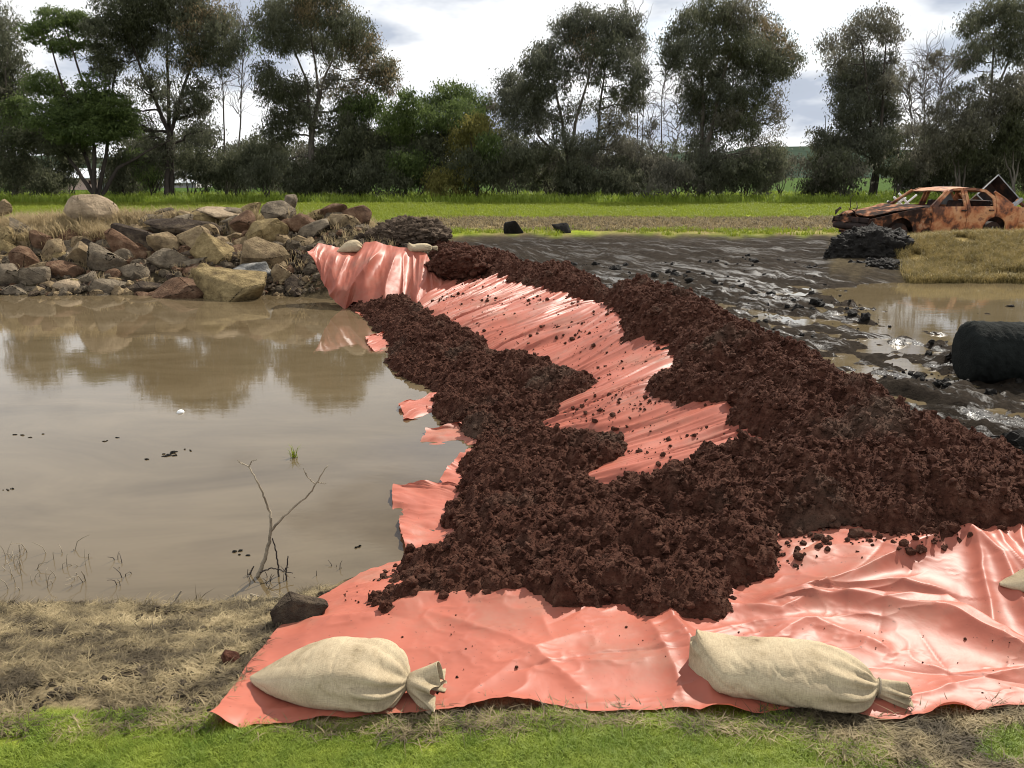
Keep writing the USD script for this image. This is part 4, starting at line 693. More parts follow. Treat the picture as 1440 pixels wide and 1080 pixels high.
def stems(name, label, u0, u1, v0, v1, n, h, seed):
    rng = np.random.default_rng(seed); ms = []
    for k in range(n):
        u, v = rng.uniform(u0, u1), rng.uniform(v0, v1); b = P(u, v, WATER - .02); a = rng.uniform(0, 6.28); hh = h * rng.uniform(.3, 1.1); l = rng.uniform(.1, .9) * hh
        c = np.array([b, b + [l * .3 * math.cos(a), l * .3 * math.sin(a), hh * .6], b + [l * math.cos(a), l * math.sin(a), hh * rng.uniform(.6, 1.0)]]); ms.append(tube(curve(c, 5), np.linspace(.003, .001, 5), 4, False))
    o = obj(name, cat(ms), TWIG if seed % 2 else DARKBARK); return tag(o, label, 'reeds', None, 'stuff')
stems('reed_clump', 'clump of thin dead stems standing in the pond near the left edge', 5, 125, 775, 835, 46, .11, 1)
stems('reed_clump', 'few dark dead stems in the pond between the left clump and the forked branch', 160, 192, 790, 832, 9, .09, 2)
stems('reed_clump', 'dark dead stems round the foot of the forked branch', 340, 415, 800, 834, 14, .08, 4)
stems('reed_clump', 'two or three dark dead stems in the pond right of the forked branch', 445, 488, 795, 815, 5, .08, 6)
def debris(u, v, w, n, seed, label, m=None, tall=.005, name='floating_debris', cat_='debris'):
    rng = np.random.default_rng(seed); c = P(u, v, WATER); k = np.linalg.norm(c - [0, 0, CAM_H]) / FPX; ms = []
    for q in range(n):
        x = rng.normal(0, w * k * .28); yv = rng.normal(0, w * k * .22); vs, f = lump(seed * 10 + q, 1, .5); ms.append((vs * rng.uniform(.5, 1.3) * np.array([w * k * .10, w * k * .05, tall]) + [c[0] + x, c[1] + yv, WATER + .002], f))
    return tag(obj(name, cat(ms), m or BLACKMUD), label, cat_, None, 'stuff')
debris(241, 641, 34, 12, 1, 'dark cluster of floating scraps in the middle of the pond'); debris(268, 634, 14, 4, 2, 'little dark scraps just right of the floating cluster')
debris(36, 611, 22, 5, 3, 'dark floating scraps near the left edge of the pond'); debris(335, 776, 26, 6, 4, 'dark scraps floating left of the forked branch'); debris(158, 618, 28, 3, 5, 'few dark specks floating in the left middle of the pond')
debris(8, 690, 16, 6, 6, 'brown scraps at the left edge of the pond'); debris(505, 770, 16, 4, 7, 'dark specks beside the pink scraps at the pond edge')
fl = P(254, 580, WATER); m = trimesh.creation.icosphere(2, .03); m.apply_scale([1, 1, .8]); m.apply_translation(fl); tag(obj('float', m, WHITE, smooth=True), 'small white ball floating in the dark reflection on the pond', 'float')
tv, tf_ = tuft(301, 22, .025, .10, .006, .7); fl = P(414, 643, WATER); o = obj('water_tuft', (tv + fl, tf_), FIELD); tag(o, 'small green tuft poking out of the pond above the forked branch', 'plant')
stick = PD(246, 846, 3.42); o = obj('straw_stalk', tube(curve([PD(240, 850, 3.38), PD(247, 843, 3.4), PD(255, 831, 3.42)], 6), .004, 5), TWIG); tag(o, 'short pale stalk lying at the water edge of the straw bank', 'stalk')
o = obj('straw_stalk', tube(curve([PD(352, 836, 3.5), PD(372, 842, 3.46), PD(392, 840, 3.44)], 8), .006, 5), TWIG); tag(o, 'pale curved stalk beside the dark angular rock', 'stalk')

# ------------------------------------------------------------ black roll lying in the mud at the right edge
c = PD(1372, 508, 7.45); ns, na = 70, 60; s = np.linspace(0, 1, ns)[:, None]; a = np.linspace(0, 2 * np.pi, na, endpoint=False)[None]
RL, RRAD = 1.5, .30; prof = RRAD * np.clip(1 - np.clip((.10 - s * RL) / .10, 0, 1) ** 2.6, .0, 1) ** .42 * np.clip(1 - np.clip((s * RL - RL + .16) / .16, 0, 1) ** 2.6, 0, 1) ** .42
prof = prof * (1 + (fbm3(s * 9, np.cos(a) * 1.2, np.sin(a) * 1.2, 2, 5) - .5) * .06 + (fbm3(s * 60, np.cos(a) * 12, np.sin(a) * 12, 3, 6) - .5) * .16); V = np.stack([s * RL + 0 * a, prof * np.cos(a), prof * np.sin(a) * .97], -1)
rl = thing('black_roll', 'large rounded black roll lying in wet mud at the right edge', 'roll', (c[0] - .02, c[1] + .25, WATER + .27), math.radians(-4))
i = np.arange(ns * na).reshape(ns, na); j = np.roll(i, -1, 1); obj('roll_body', (V.reshape(-1, 3), tris(np.stack([i[:-1].ravel(), i[1:].ravel(), j[1:].ravel(), j[:-1].ravel()], 1))), FABRIC, rl, smooth=True)
sp = np.linspace(0, 5 * np.pi, 80); obj('end_coil', tube(np.stack([.035 + .05 * (sp / sp.max()) ** 3 , (.04 + .17 * sp / sp.max()) * np.cos(sp), (.04 + .17 * sp / sp.max()) * np.sin(sp)], 1), .014, 5), FABRIC, rl, smooth=True)

# ------------------------------------------------------------ burnt-out car
SCORCH = mat('scorched_steel', [(.30, (.008, .007, .007)), (.48, (.03, .018, .014)), (.56, (.20, .08, .04)), (.64, (.30, .2, .13)), (.75, (.05, .03, .022))], 3.0, .9, .5, 60, .04, detail=9.0)
def plate(outline, holes=(), th_=.03, side=-1, size=.12, out=0.0):
    p = Polygon(outline, holes).buffer(0); m = trimesh.creation.extrude_polygon(p, th_, engine='earcut'); v, f = trimesh.remesh.subdivide_to_size(np.array(m.vertices), np.array(m.faces), size, max_iter=14)
    X_, Z_, E = v[:, 0], v[:, 1], v[:, 2]
    half = .86 - .25 * np.clip((Z_ - .86) / .52, 0, 1) ** 1.15 - .05 * np.clip((.55 - Z_) / .35, 0, 1) - .13 * np.clip((np.abs(X_ + .0) - 1.5) / .85, 0, 1) ** 2
    half = half + .016 * np.exp(-((Z_ - .74) / .05) ** 2) + (meshkit.fbm(np.stack([X_ * 3, Z_ * 3, X_ * 0], 1), 3, 5) - .5) * .03 + out
    return np.stack([X_, side * (half - th_ + E), Z_], 1), f
def arc(cx, cz_, r, a0, a1, n=14): q = np.radians(np.linspace(a0, a1, n)); return [(cx + r * math.cos(t_), cz_ + r * math.sin(t_)) for t_ in q]
def loft(sec, m_name, parent, mt, smooth=35):         # sec: list of (x, z, half width, crown)
    w = np.linspace(-1, 1, 15); V = np.array([[(x, y * hw, z - cr * y ** 2 + (float(noise3(x * 4, y * 3, 0, 9)) - .5) * (.07 if m_name == 'hood' else .03)) for y in w] for x, z, hw, cr in sec]); q = grid_faces(len(sec), 15); top = V.reshape(-1, 3); lo = top - [0, 0, .02]
    n = len(top); return obj(m_name, (np.vstack([top, lo]), np.vstack([q, q[:, ::-1] + n])), mt, parent, smooth=smooth)
def make_car(label, loc, yaw, tilt):
    t = thing('wrecked_car', label, 'car', loc, yaw, None, tilt)
    for sd in (-1, 1):
        obj('front_fender', plate([(.56, .30), (1.02, .30)] + arc(1.40, .30, .37, 180, 0) + [(2.02, .32), (2.26, .50), (2.20, .64), (1.6, .78), (1.0, .88), (.56, .92)], side=sd), SCORCH, t, smooth=30)
        obj('front_door', plate([(-.44, .27), (.54, .27), (.54, .92), (.30, 1.10), (.02, 1.30), (-.16, 1.365), (-.44, 1.38)], [[(-.37, .93), (.40, .93), (.22, 1.09), (-.01, 1.255), (-.15, 1.31), (-.37, 1.32)]], side=sd, out=.006), RUST, t, smooth=30)
        obj('rear_door', plate([(-.46, .27), (-.98, .27)] + arc(-1.32, .30, .37, 22, 82, 6) + [(-1.30, .92), (-1.34, 1.16), (-1.12, 1.33), (-.80, 1.375), (-.46, 1.38)], [[(-.55, .93), (-1.23, .93), (-1.25, 1.10), (-1.08, 1.265), (-.80, 1.315), (-.55, 1.32)]], side=sd, out=.006), RUST, t, smooth=30)
        obj('rear_quarter', plate([(-1.32, .92), (-1.30, .675)] + arc(-1.32, .30, .37, 92, 180, 9) + [(-2.15, .32), (-2.34, .48), (-2.36, .78), (-2.25, .88), (-1.86, .93), (-1.55, 1.18), (-1.36, 1.27), (-1.36, 1.16)], side=sd), RUST, t, smooth=30)
        obj('sill', box(1.55, .07, .11, (-.2, sd * .80, .22), bevel=.012), CHAR, t)
        obj('door_handle', box(.15, .03, .035, (-.33, sd * .89, .83), bevel=.008), CHAR, t); obj('door_handle', box(.15, .03, .035, (-1.14, sd * .89, .83), bevel=.008), CHAR, t)
        obj('headlight', box(.06, .34, .13, (2.20, sd * .52, .60), bevel=.02), CHAR, t); obj('tail_light', box(.05, .26, .15, (-2.33, sd * .56, .74), bevel=.015), CHAR, t)
        for wx in (1.40, -1.32):
            w = obj('wheel', (lambda m: (np.array(m.vertices) @ rot([1, 0, 0], 90).T + [wx, sd * .70, .27], m.faces))(trimesh.creation.annulus(.16, .27, .17, sections=28)), CHAR, t, smooth=30)
            hub = [(lambda m: (np.array(m.vertices) @ rot([1, 0, 0], 90).T + [wx, sd * .74, .27], m.faces))(trimesh.creation.cylinder(.055, .06, sections=14))]
            for q in range(7): al_ = q * 2 * np.pi / 7; hub.append(tube([[wx + .05 * math.cos(al_), sd * .76, .27 + .05 * math.sin(al_)], [wx + .165 * math.cos(al_), sd * .755, .27 + .165 * math.sin(al_)]], .018, 5))
            obj('rim', cat(hub), STEEL, w)
    loft([(.30, 1.10, .66, .02), (.04, 1.305, .62, .03), (-.15, 1.375, .60, .03), (-.5, 1.40, .60, .03), (-.8, 1.40, .60, .03), (-1.12, 1.35, .61, .03), (-1.36, 1.27, .63, .03)][1:], 'roof', t, RUST)
    for sd in (-1, 1):
        obj('pillar', tube(curve([(.56, sd * .80, .92), (.30, sd * .72, 1.11), (.03, sd * .635, 1.31)], 8), .032, 6), RUST, t, smooth=True); obj('pillar', tube(curve([(-1.36, sd * .66, 1.27), (-1.6, sd * .72, 1.12), (-1.86, sd * .76, .94)], 8), .04, 6), RUST, t, smooth=True)
    loft([(2.20, .74, .60, .05), (2.0, .82, .70, .05), (1.6, .855, .75, .05), (1.1, .925, .77, .03), (.8, .965, .77, .02), (.62, .945, .77, .02)], 'hood', t, SCORCH)
    loft([(-1.84, .935, .76, .02), (-2.1, .915, .74, .03), (-2.28, .875, .72, .03), (-2.35, .78, .70, .01), (-2.36, .55, .70, .0)], 'boot_lid', t, RUST)
    obj('front_bumper', tube(curve([(1.95, -.80, .42), (2.22, -.62, .44), (2.32, 0, .45), (2.22, .62, .44), (1.95, .80, .42)], 18), .085, 8), CHAR, t, smooth=True)
    obj('rear_bumper', tube(curve([(-2.1, -.82, .46), (-2.36, -.66, .47), (-2.42, 0, .47), (-2.36, .66, .47), (-2.1, .82, .46)], 18), .075, 8), RUST, t, smooth=True)
    obj('grille', box(.05, .70, .14, (2.22, 0, .60), bevel=.015), CHAR, t); obj('floor_pan', box(4.2, 1.45, .06, (-.05, 0, .27)), CHAR, t); obj('firewall', box(.06, 1.5, .6, (.60, 0, .60)), CHAR, t); obj('engine_bay', box(1.2, 1.1, .34, (1.3, 0, .55), bevel=.06), CHAR, t); obj('dashboard', box(.22, 1.35, .16, (.48, 0, .86), bevel=.05), CHAR, t); obj('rear_bulkhead', box(.06, 1.4, .55, (-1.72, 0, .60)), CHAR, t)
    for sx_, sy_ in ((-.25, .36), (-.25, -.36), (-1.15, 0)):
        w_ = 1.15 if sx_ < -1 else .46; obj('seat', cat([box(.45, w_, .10, (sx_ + .1, sy_, .48), bevel=.03), box(.09, w_, .58, (sx_ - .16, sy_, .78), rot([0, 1, 0], -14), bevel=.03)]), CHAR, t)
    v = np.array([(-.62, -.50, .93), (-1.22, -.50, .93), (-.98, -.46, 1.22), (-.62, -.47, .935), (-1.2, -.47, .935), (-.98, -.43, 1.22)]); g = obj('crumpled_lining', (v, np.array([[0, 1, 2], [5, 4, 3], [0, 3, 4], [0, 4, 1], [1, 4, 5], [1, 5, 2], [2, 5, 3], [2, 3, 0]])), STEEL, t); tag(g, 'pale grey crumpled sheet seen through the rear window')
    rg = np.random.default_rng(5)
    for q in range(9):                                   # torn and bent sheet metal hanging round the nose
        n_ = 6; an = np.sort(rg.uniform(0, 6.28, n_)); o_ = np.stack([np.cos(an), np.sin(an)], 1) * rg.uniform(.10, .24, (n_, 1)); pm = trimesh.creation.extrude_polygon(Polygon(o_).convex_hull, .012, engine='earcut'); pv, pf = trimesh.remesh.subdivide_to_size(np.array(pm.vertices), np.array(pm.faces), .07)
        pv[:, 2] += (meshkit.fbm(pv * 6 + q, 3, q) - .5) * .16; obj('torn_panel', (pv @ rot(rg.normal(size=3), rg.uniform(20, 120)).T + [rg.uniform(1.75, 2.42), rg.uniform(-.85, .7), rg.uniform(.25, .78)], pf), [CHAR, SCORCH][q % 2], t)
    for q in range(5): p_ = np.cumsum(np.vstack([[rg.uniform(1.9, 2.3), rg.uniform(-.8, .5), rg.uniform(.4, .7)], rg.normal(size=(6, 3)) * .11]), 0); obj('loose_wire', tube(curve(p_, 14), .010, 4), CHAR, t, smooth=True)
    m = obj('wing_mirror', box(.10, .15, .11, (.44, -.93, .96), bevel=.03), CHAR, t)
    return t
cc = PD(1299, 343, 22.0)
make_car('burnt out rusty orange sedan on the bank, nose to the left', (cc[0], cc[1], -.06), math.radians(180 + 13), (0, 0))
# white metal frame standing behind the bonnet
fr = thing('metal_frame', 'white tubular metal frame standing behind the bonnet of the rusty car', 'frame', (0, 0, 0))
yf = 23.2
fp = lambda *q: curve([PD(u, v, yf) for u, v in q], 8)
for q in (((1248, 283), (1262, 296)), ((1257, 277), (1274, 294)), ((1264, 272), (1281, 291)), ((1272, 288), (1289, 274))): obj('bar', tube(fp(*q), .030, 6), WHITE, fr, smooth=True)
for q in (((1250, 289), (1262, 281)), ((1260, 288), (1274, 278)), ((1266, 284), (1272, 273))): obj('crossbar', tube(fp(*q), .024, 6), WHITE, fr, smooth=True)
obj('leg', tube(np.array([PD(1262, 296, yf), PD(1270, 318, yf), [PD(1270, 318, yf)[0], yf, -.1]]), .024, 6), WHITE, fr); obj('leg', tube(np.array([PD(1281, 291, yf), [PD(1283, 300, yf)[0], yf, -.1]]), .024, 6), WHITE, fr)
# tipped dark tray and rusty chassis behind the car
tr = thing('tipped_trailer', 'tilted dark metal tray with a grey rim behind the boot of the rusty car', 'trailer', (0, 0, 0))
yt = 23.6; q4 = [PD(1374, 274, yt), PD(1404, 246, yt + .5), PD(1434, 280, yt + .3), PD(1401, 300, yt - .2)]
cen = np.mean(q4, 0); nrm = np.cross(q4[1] - q4[0], q4[3] - q4[0]); nrm /= np.linalg.norm(nrm); nrm = nrm * np.sign(nrm[1] + 1e-9)
b4 = [p + nrm * .35 for p in q4]; obj('tray_floor', (np.array([*b4, *[p + nrm * .03 for p in b4]]), np.array([[0, 1, 2], [0, 2, 3], [6, 5, 4], [7, 6, 4]])), CHAR, tr)
for k in range(4):
    a_, b_ = q4[k], q4[(k + 1) % 4]; obj('tray_side', (np.array([a_, b_, b_ + nrm * .38, a_ + nrm * .38, a_ + nrm * .38 * 0 + (cen - a_) * .03, b_ + (cen - b_) * .03, b_ + nrm * .38 + (cen - b_) * .03, a_ + nrm * .38 + (cen - a_) * .03]), np.array([[0, 1, 2], [0, 2, 3], [4, 6, 5], [4, 7, 6], [0, 4, 5], [0, 5, 1]])), CHAR, tr); obj('rim', tube([a_, b_], .017, 6), STEEL, tr)
obj('brace', tube([PD(1437, 280, yt - .1), PD(1412, 300, yt - .2)], .06, 6), STEEL, tr); obj('drawbar', tube([PD(1430, 281, yt), PD(1475, 322, yt)], .05, 6), RUST, tr)
obj('chassis', box(2.6, 1.4, .42, PD(1500, 320, 23.8) * [1, 1, 1], rot([0, 0, 1], 8), bevel=.03), RUST, tr)
tag(obj('concrete_post', box(3.0, .22, .20, PD(1440, 333, 19.6), rot([0, 0, 1], -3), bevel=.02), ROCK['grey']), 'grey concrete post lying in the grass right of the rusty car', 'post')

# ------------------------------------------------------------ trees
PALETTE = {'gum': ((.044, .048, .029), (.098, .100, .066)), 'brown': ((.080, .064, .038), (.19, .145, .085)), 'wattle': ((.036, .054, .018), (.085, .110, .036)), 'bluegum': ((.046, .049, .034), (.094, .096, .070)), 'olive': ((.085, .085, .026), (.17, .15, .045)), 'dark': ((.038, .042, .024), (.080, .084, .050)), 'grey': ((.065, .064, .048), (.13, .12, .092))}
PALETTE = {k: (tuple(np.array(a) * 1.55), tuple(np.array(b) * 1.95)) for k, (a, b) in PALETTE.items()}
def leaves(rng, cen, rad, n, size, pal, droop=.6, asp=.34, clus=.36, flat=1.0):
    """n leaves in small sprays spread unevenly through the ellipsoid cen, rad"""
    ncl = max(int(n / 34), 4); d = rng.normal(size=(ncl, 3)); d /= np.linalg.norm(d, axis=1, keepdims=True); d *= rng.uniform(.12, 1, (ncl, 1)) ** .42 * rng.uniform(.75, 1.12, (ncl, 1))
    cc_ = cen + d * rad; k = rng.integers(0, ncl, n); cs_ = clus * min(1.0, float(np.mean(rad)) / .9) * rng.uniform(.55, 1.4, ncl)
    p = cc_[k] + rng.normal(size=(n, 3)) * (cs_[k])[:, None] * [.62, .62, .52 * flat]
    ax = rng.normal(size=(n, 3)); ax[:, 2] = -np.abs(ax[:, 2]) - droop * 1.6; ax /= np.linalg.norm(ax, axis=1, keepdims=True)
    b = np.cross(ax, rng.normal(size=(n, 3))); b /= np.linalg.norm(b, axis=1, keepdims=True) + 1e-9
    l = size * rng.uniform(.6, 1.35, (n, 1)); w = l * asp
    v = np.stack([p + b * w * .62, p - b * w * .62, p + ax * l], 1)
    a0, a1 = np.array(pal[0]), np.array(pal[1]); cm = (rng.uniform(0, 1, ncl)[k] * .75 + rng.uniform(0, 1, n) * .25)[:, None]; c = a0 * (1 - cm) + a1 * cm
    if pal is PALETTE['brown']: gm = (rng.uniform(0, 1, ncl)[k] < .45)[:, None]; c = np.where(gm, np.array(PALETTE['gum'][0]) * (1 - cm) + np.array(PALETTE['gum'][1]) * cm, c)
    return v.reshape(-1, 3), np.repeat(c, 3, 0), cc_
def branchline(rng, a, b, n, wig, sagg=0.0):
    t = np.linspace(0, 1, n)[:, None]; L = np.linalg.norm(b - a); c = a * (1 - t) + b * t; c[:, 2] += (sagg * L * np.sin(np.pi * t))[:, 0]
    w = np.cumsum(rng.normal(size=(n, 3)), 0) * wig * L / n; w -= t * w[-1]; return c + w
def tree(name, label, base, D, stems_, blobs, group=None, leafn=330, size=.16, bark=None, seed=0, droop=.6, r0=.20, twigs=True, flat=1.0, lean=0.0, cat_='tree', asp=.34, clus=.36):
    """base: pixel column of the foot; stems_: list of pixel polylines of main stems; blobs: (u, v, ru, rv, palette, density)"""
    rng = np.random.default_rng(seed * 31 + 5); bz_ = -.06; bp = np.array([(base - 720) / FPX * (D * CP + (CAM_H - bz_) * SP), D, bz_]); t = thing(name, label, cat_, bp, 0, group)
    wood, ends = [], []
    for sp_ in stems_:
        dep = rng.uniform(-.8, .8); pts = [bp + rng.normal(size=3) * [.12, .12, 0]] + [PD(u, v, D + dep * (k + 1) / len(sp_) * 1.5) for k, (u, v) in enumerate(sp_)]; c = curve(np.array(pts), 16); c[2:] += np.cumsum(rng.normal(size=(14, 3)) * .035, 0)
        rr_ = r0 * (1.0 if len(stems_) == 1 else .75) * np.linspace(1, .22, 16); rr_[0] *= 1.35; wood.append(tube(c, rr_, 8)); ends += [(c[k], rr_[k]) for k in range(4, 16)]
    E = np.array([e[0] for e in ends]) if ends else np.array([bp + [0, 0, .3]]); ER = np.array([e[1] for e in ends]) if ends else np.array([.05])
    lv, lc = [], []
    if name == 'gum_tree':                             # loose sprays along the stems below the crown
        us = [q[0] for q in blobs]; u0_, u1_ = np.percentile(us, 12), np.percentile(us, 88)
        blobs = list(blobs) + [(rng.uniform(u0_, u1_), rng.uniform(105, 230), rng.uniform(14, 26), rng.uniform(10, 17), ('dark', 'gum', 'grey')[rng.integers(0, 3)], rng.uniform(.22, .5)) for _ in range(14)]
    for (u, v, ru, rv, pal, den) in blobs:
        if name in ('gum_tree', 'wattle_tree', 'bushy_tree'): ru, rv = ru * 1.08, rv * 1.08
        c = PD(u, v, D + rng.uniform(-1.4, 1.4)); k = D / FPX; ra = np.array([ru * k, max(ru, rv) * k * .85, rv * k]); n = int(leafn * den * ra[0] * ra[2] * 3.4 * (.20 / size) ** 1.4 * 1.25)
        V, Cc, cc_ = leaves(rng, c, ra * .92, max(n, 30), size, PALETTE[pal], droop, asp, clus, flat); lv.append(V - bp); lc.append(Cc)
        d = np.linalg.norm((E - c) * [1, .5, 1], axis=1) + np.where(E[:, 2] > c[2] - .1, 2.5, 0); m = int(np.argmin(d)); rb = min(ER[m] * .62, .085)
        br_ = branchline(rng, E[m], c, 9, .25, -.06); wood.append(tube(br_, np.linspace(rb, rb * .35, 9), 6))
        if twigs:
            for q in rng.choice(len(cc_), min(10, len(cc_)), replace=False): wood.append(tube(branchline(rng, br_[rng.integers(4, 9)], cc_[q], 6, .3), np.linspace(rb * .4, .010, 6), 4, False))
    wv, wf = cat(wood); obj('trunk', (wv - bp, wf), bark or BARK, t, smooth=True)
    if lv:
        lv, lc = np.vstack(lv), np.vstack(lc); f = np.arange(len(lv)).reshape(-1, 3)
        primvar(obj('crown', (lv, f), LEAF, t), 'col', lc)
    return t
def bare_tree(name, label, base, D, stems_, seed, r0=.07, n=60, blobs=(), spread_=26):
    rng = np.random.default_rng(seed); tw = []
    t = tree(name, label, base, D, stems_, blobs, leafn=200, size=.17, seed=seed, r0=r0, bark=TWIGBARK)
    bp = np.array(t.GetAttribute('xformOp:translate').Get()); k = D / FPX
    for sp_ in stems_:
        c = curve(np.array([PD(u, v, D) for u, v in sp_]), 30)
        for q in range(n // len(stems_)):
            a = c[rng.integers(8, 30)]; dr = rng.normal(size=3) * [1, .7, .5] + [0, 0, .9]; dr /= np.linalg.norm(dr); b = a + dr * spread_ * k * rng.uniform(.5, 1.6); l = branchline(rng, a, b, 6, .3, .08); tw.append(tube(l, np.linspace(.028, .009, 6), 4, False))
            for z_ in range(3): e = l[rng.integers(2, 6)]; tw.append(tube(branchline(rng, e, e + (dr + rng.normal(size=3) * .7) * spread_ * k * .5, 4, .3), np.linspace(.014, .006, 4), 3, False))
    v, f = cat(tw); obj('branches', (v - bp, f), TWIGBARK, t)
    return t
TWIGBARK = mat('pale_bark', [(.3, (.06, .05, .042)), (.7, (.17, .15, .13))], 3.0, .9)
g, w_, br_, bl, ol, dk, gr = 'gum', 'wattle', 'brown', 'bluegum', 'olive', 'dark', 'grey'
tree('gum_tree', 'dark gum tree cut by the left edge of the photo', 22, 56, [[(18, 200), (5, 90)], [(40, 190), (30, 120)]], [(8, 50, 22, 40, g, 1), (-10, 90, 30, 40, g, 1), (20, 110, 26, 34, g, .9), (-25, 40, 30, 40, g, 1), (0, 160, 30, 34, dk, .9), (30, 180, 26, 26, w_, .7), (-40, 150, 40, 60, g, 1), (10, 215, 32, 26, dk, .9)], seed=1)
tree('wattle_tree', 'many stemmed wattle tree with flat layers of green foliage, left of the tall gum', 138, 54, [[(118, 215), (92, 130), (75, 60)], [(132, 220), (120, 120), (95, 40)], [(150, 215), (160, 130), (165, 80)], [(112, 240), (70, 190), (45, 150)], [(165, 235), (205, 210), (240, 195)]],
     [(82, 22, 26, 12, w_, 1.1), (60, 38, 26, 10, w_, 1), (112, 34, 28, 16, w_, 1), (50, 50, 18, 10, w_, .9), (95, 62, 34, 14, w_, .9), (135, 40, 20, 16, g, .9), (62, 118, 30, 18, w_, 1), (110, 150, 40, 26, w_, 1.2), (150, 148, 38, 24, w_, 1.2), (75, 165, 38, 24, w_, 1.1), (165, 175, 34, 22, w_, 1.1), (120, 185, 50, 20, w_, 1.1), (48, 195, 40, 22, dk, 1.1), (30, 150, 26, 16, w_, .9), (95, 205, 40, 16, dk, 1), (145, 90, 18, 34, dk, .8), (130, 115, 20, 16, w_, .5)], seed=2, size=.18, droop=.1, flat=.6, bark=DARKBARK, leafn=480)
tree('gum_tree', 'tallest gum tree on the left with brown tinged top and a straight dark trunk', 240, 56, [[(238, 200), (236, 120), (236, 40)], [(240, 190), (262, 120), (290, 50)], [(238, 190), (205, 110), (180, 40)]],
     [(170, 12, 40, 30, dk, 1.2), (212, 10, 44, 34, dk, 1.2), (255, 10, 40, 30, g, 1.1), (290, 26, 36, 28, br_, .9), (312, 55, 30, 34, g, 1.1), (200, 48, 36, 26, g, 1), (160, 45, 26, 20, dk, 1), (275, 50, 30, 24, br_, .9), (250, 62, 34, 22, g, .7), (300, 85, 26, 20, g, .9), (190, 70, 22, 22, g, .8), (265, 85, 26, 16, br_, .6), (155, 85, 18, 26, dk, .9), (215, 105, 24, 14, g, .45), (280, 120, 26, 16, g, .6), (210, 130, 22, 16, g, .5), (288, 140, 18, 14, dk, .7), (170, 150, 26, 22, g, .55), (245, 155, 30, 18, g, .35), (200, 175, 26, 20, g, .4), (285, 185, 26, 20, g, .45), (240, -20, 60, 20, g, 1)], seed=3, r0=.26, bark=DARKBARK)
bare_tree('slender_tree', 'slender thin leaved tree with fine bare branches between the two tall left gums', 318, 58, [[(316, 200), (312, 100), (318, 40)], [(336, 210), (338, 110), (345, 40)]], 41, .10, 70, [(332, 24, 14, 22, gr, .5), (352, 58, 24, 18, w_, .6), (330, 70, 16, 14, gr, .4), (355, 35, 10, 16, gr, .4)])
tree('gum_tree', 'broad gum tree with brown tinged crown left of the gap in the trees', 437, 57, [[(436, 200), (428, 120), (405, 60)], [(437, 190), (455, 110), (480, 60)], [(440, 200), (450, 130), (440, 50)]],
     [(382, 24, 26, 22, g, 1.1), (412, 10, 36, 24, g, 1.1), (450, 14, 36, 26, br_, 1), (484, 36, 34, 28, g, 1.1), (505, 62, 30, 26, br_, 1), (530, 92, 30, 28, br_, .9), (545, 112, 18, 26, br_, .8), (392, 52, 34, 24, g, 1.1), (430, 48, 40, 24, g, 1), (468, 70, 34, 22, g, .8), (372, 100, 16, 18, dk, 1), (384, 125, 26, 22, dk, 1.1), (408, 150, 32, 30, g, 1), (395, 180, 30, 24, dk, 1), (425, 120, 22, 20, g, .35), (465, 120, 24, 24, br_, .4), (505, 120, 30, 24, br_, .6), (490, 150, 26, 20, dk, .6), (445, 165, 30, 24, g, .4), (385, 215, 28, 24, dk, .9), (440, -15, 50, 18, g, 1)], seed=5, r0=.24)
mids = [('round topped wattle tree below the gap in the clouds', 640, [(638, 136, 32, 22, w_, 1), (612, 150, 24, 18, w_, .9), (664, 152, 26, 20, w_, .9), (640, 165, 44, 22, w_, 1), (690, 150, 16, 14, gr, .7), (620, 195, 40, 26, dk, 1)], 58),
        ('bushy wattle tree filling the foot of the gap, left of the round topped one', 570, [(572, 142, 18, 16, w_, .9), (555, 165, 26, 20, w_, 1), (590, 165, 28, 18, w_, 1), (570, 190, 44, 26, w_, 1), (540, 205, 32, 30, dk, 1), (600, 215, 34, 26, dk, 1)], 56),
        ('yellow brown flowering wattle bush left of the round dark gum', 672, [(672, 182, 30, 22, ol, 1.2), (655, 205, 30, 22, ol, .9), (692, 205, 22, 20, w_, .9), (668, 235, 40, 26, dk, 1)], 55),
        ('dark bushy tree in front of the right side of the broad brown gum', 505, [(500, 160, 26, 22, w_, 1), (525, 150, 22, 20, w_, 1), (490, 195, 36, 28, dk, 1), (520, 205, 34, 30, dk, 1), (470, 225, 34, 26, dk, 1)], 56.5)]
for k, (lb, b_, bb, D_) in enumerate(mids): tree('wattle_tree', lb, b_, D_, [[(b_ - 6, 230), (b_ - 10, 180)], [(b_ + 5, 230), (b_ + 14, 175)]], bb, seed=60 + k, size=.19, r0=.13, bark=DARKBARK, leafn=360)
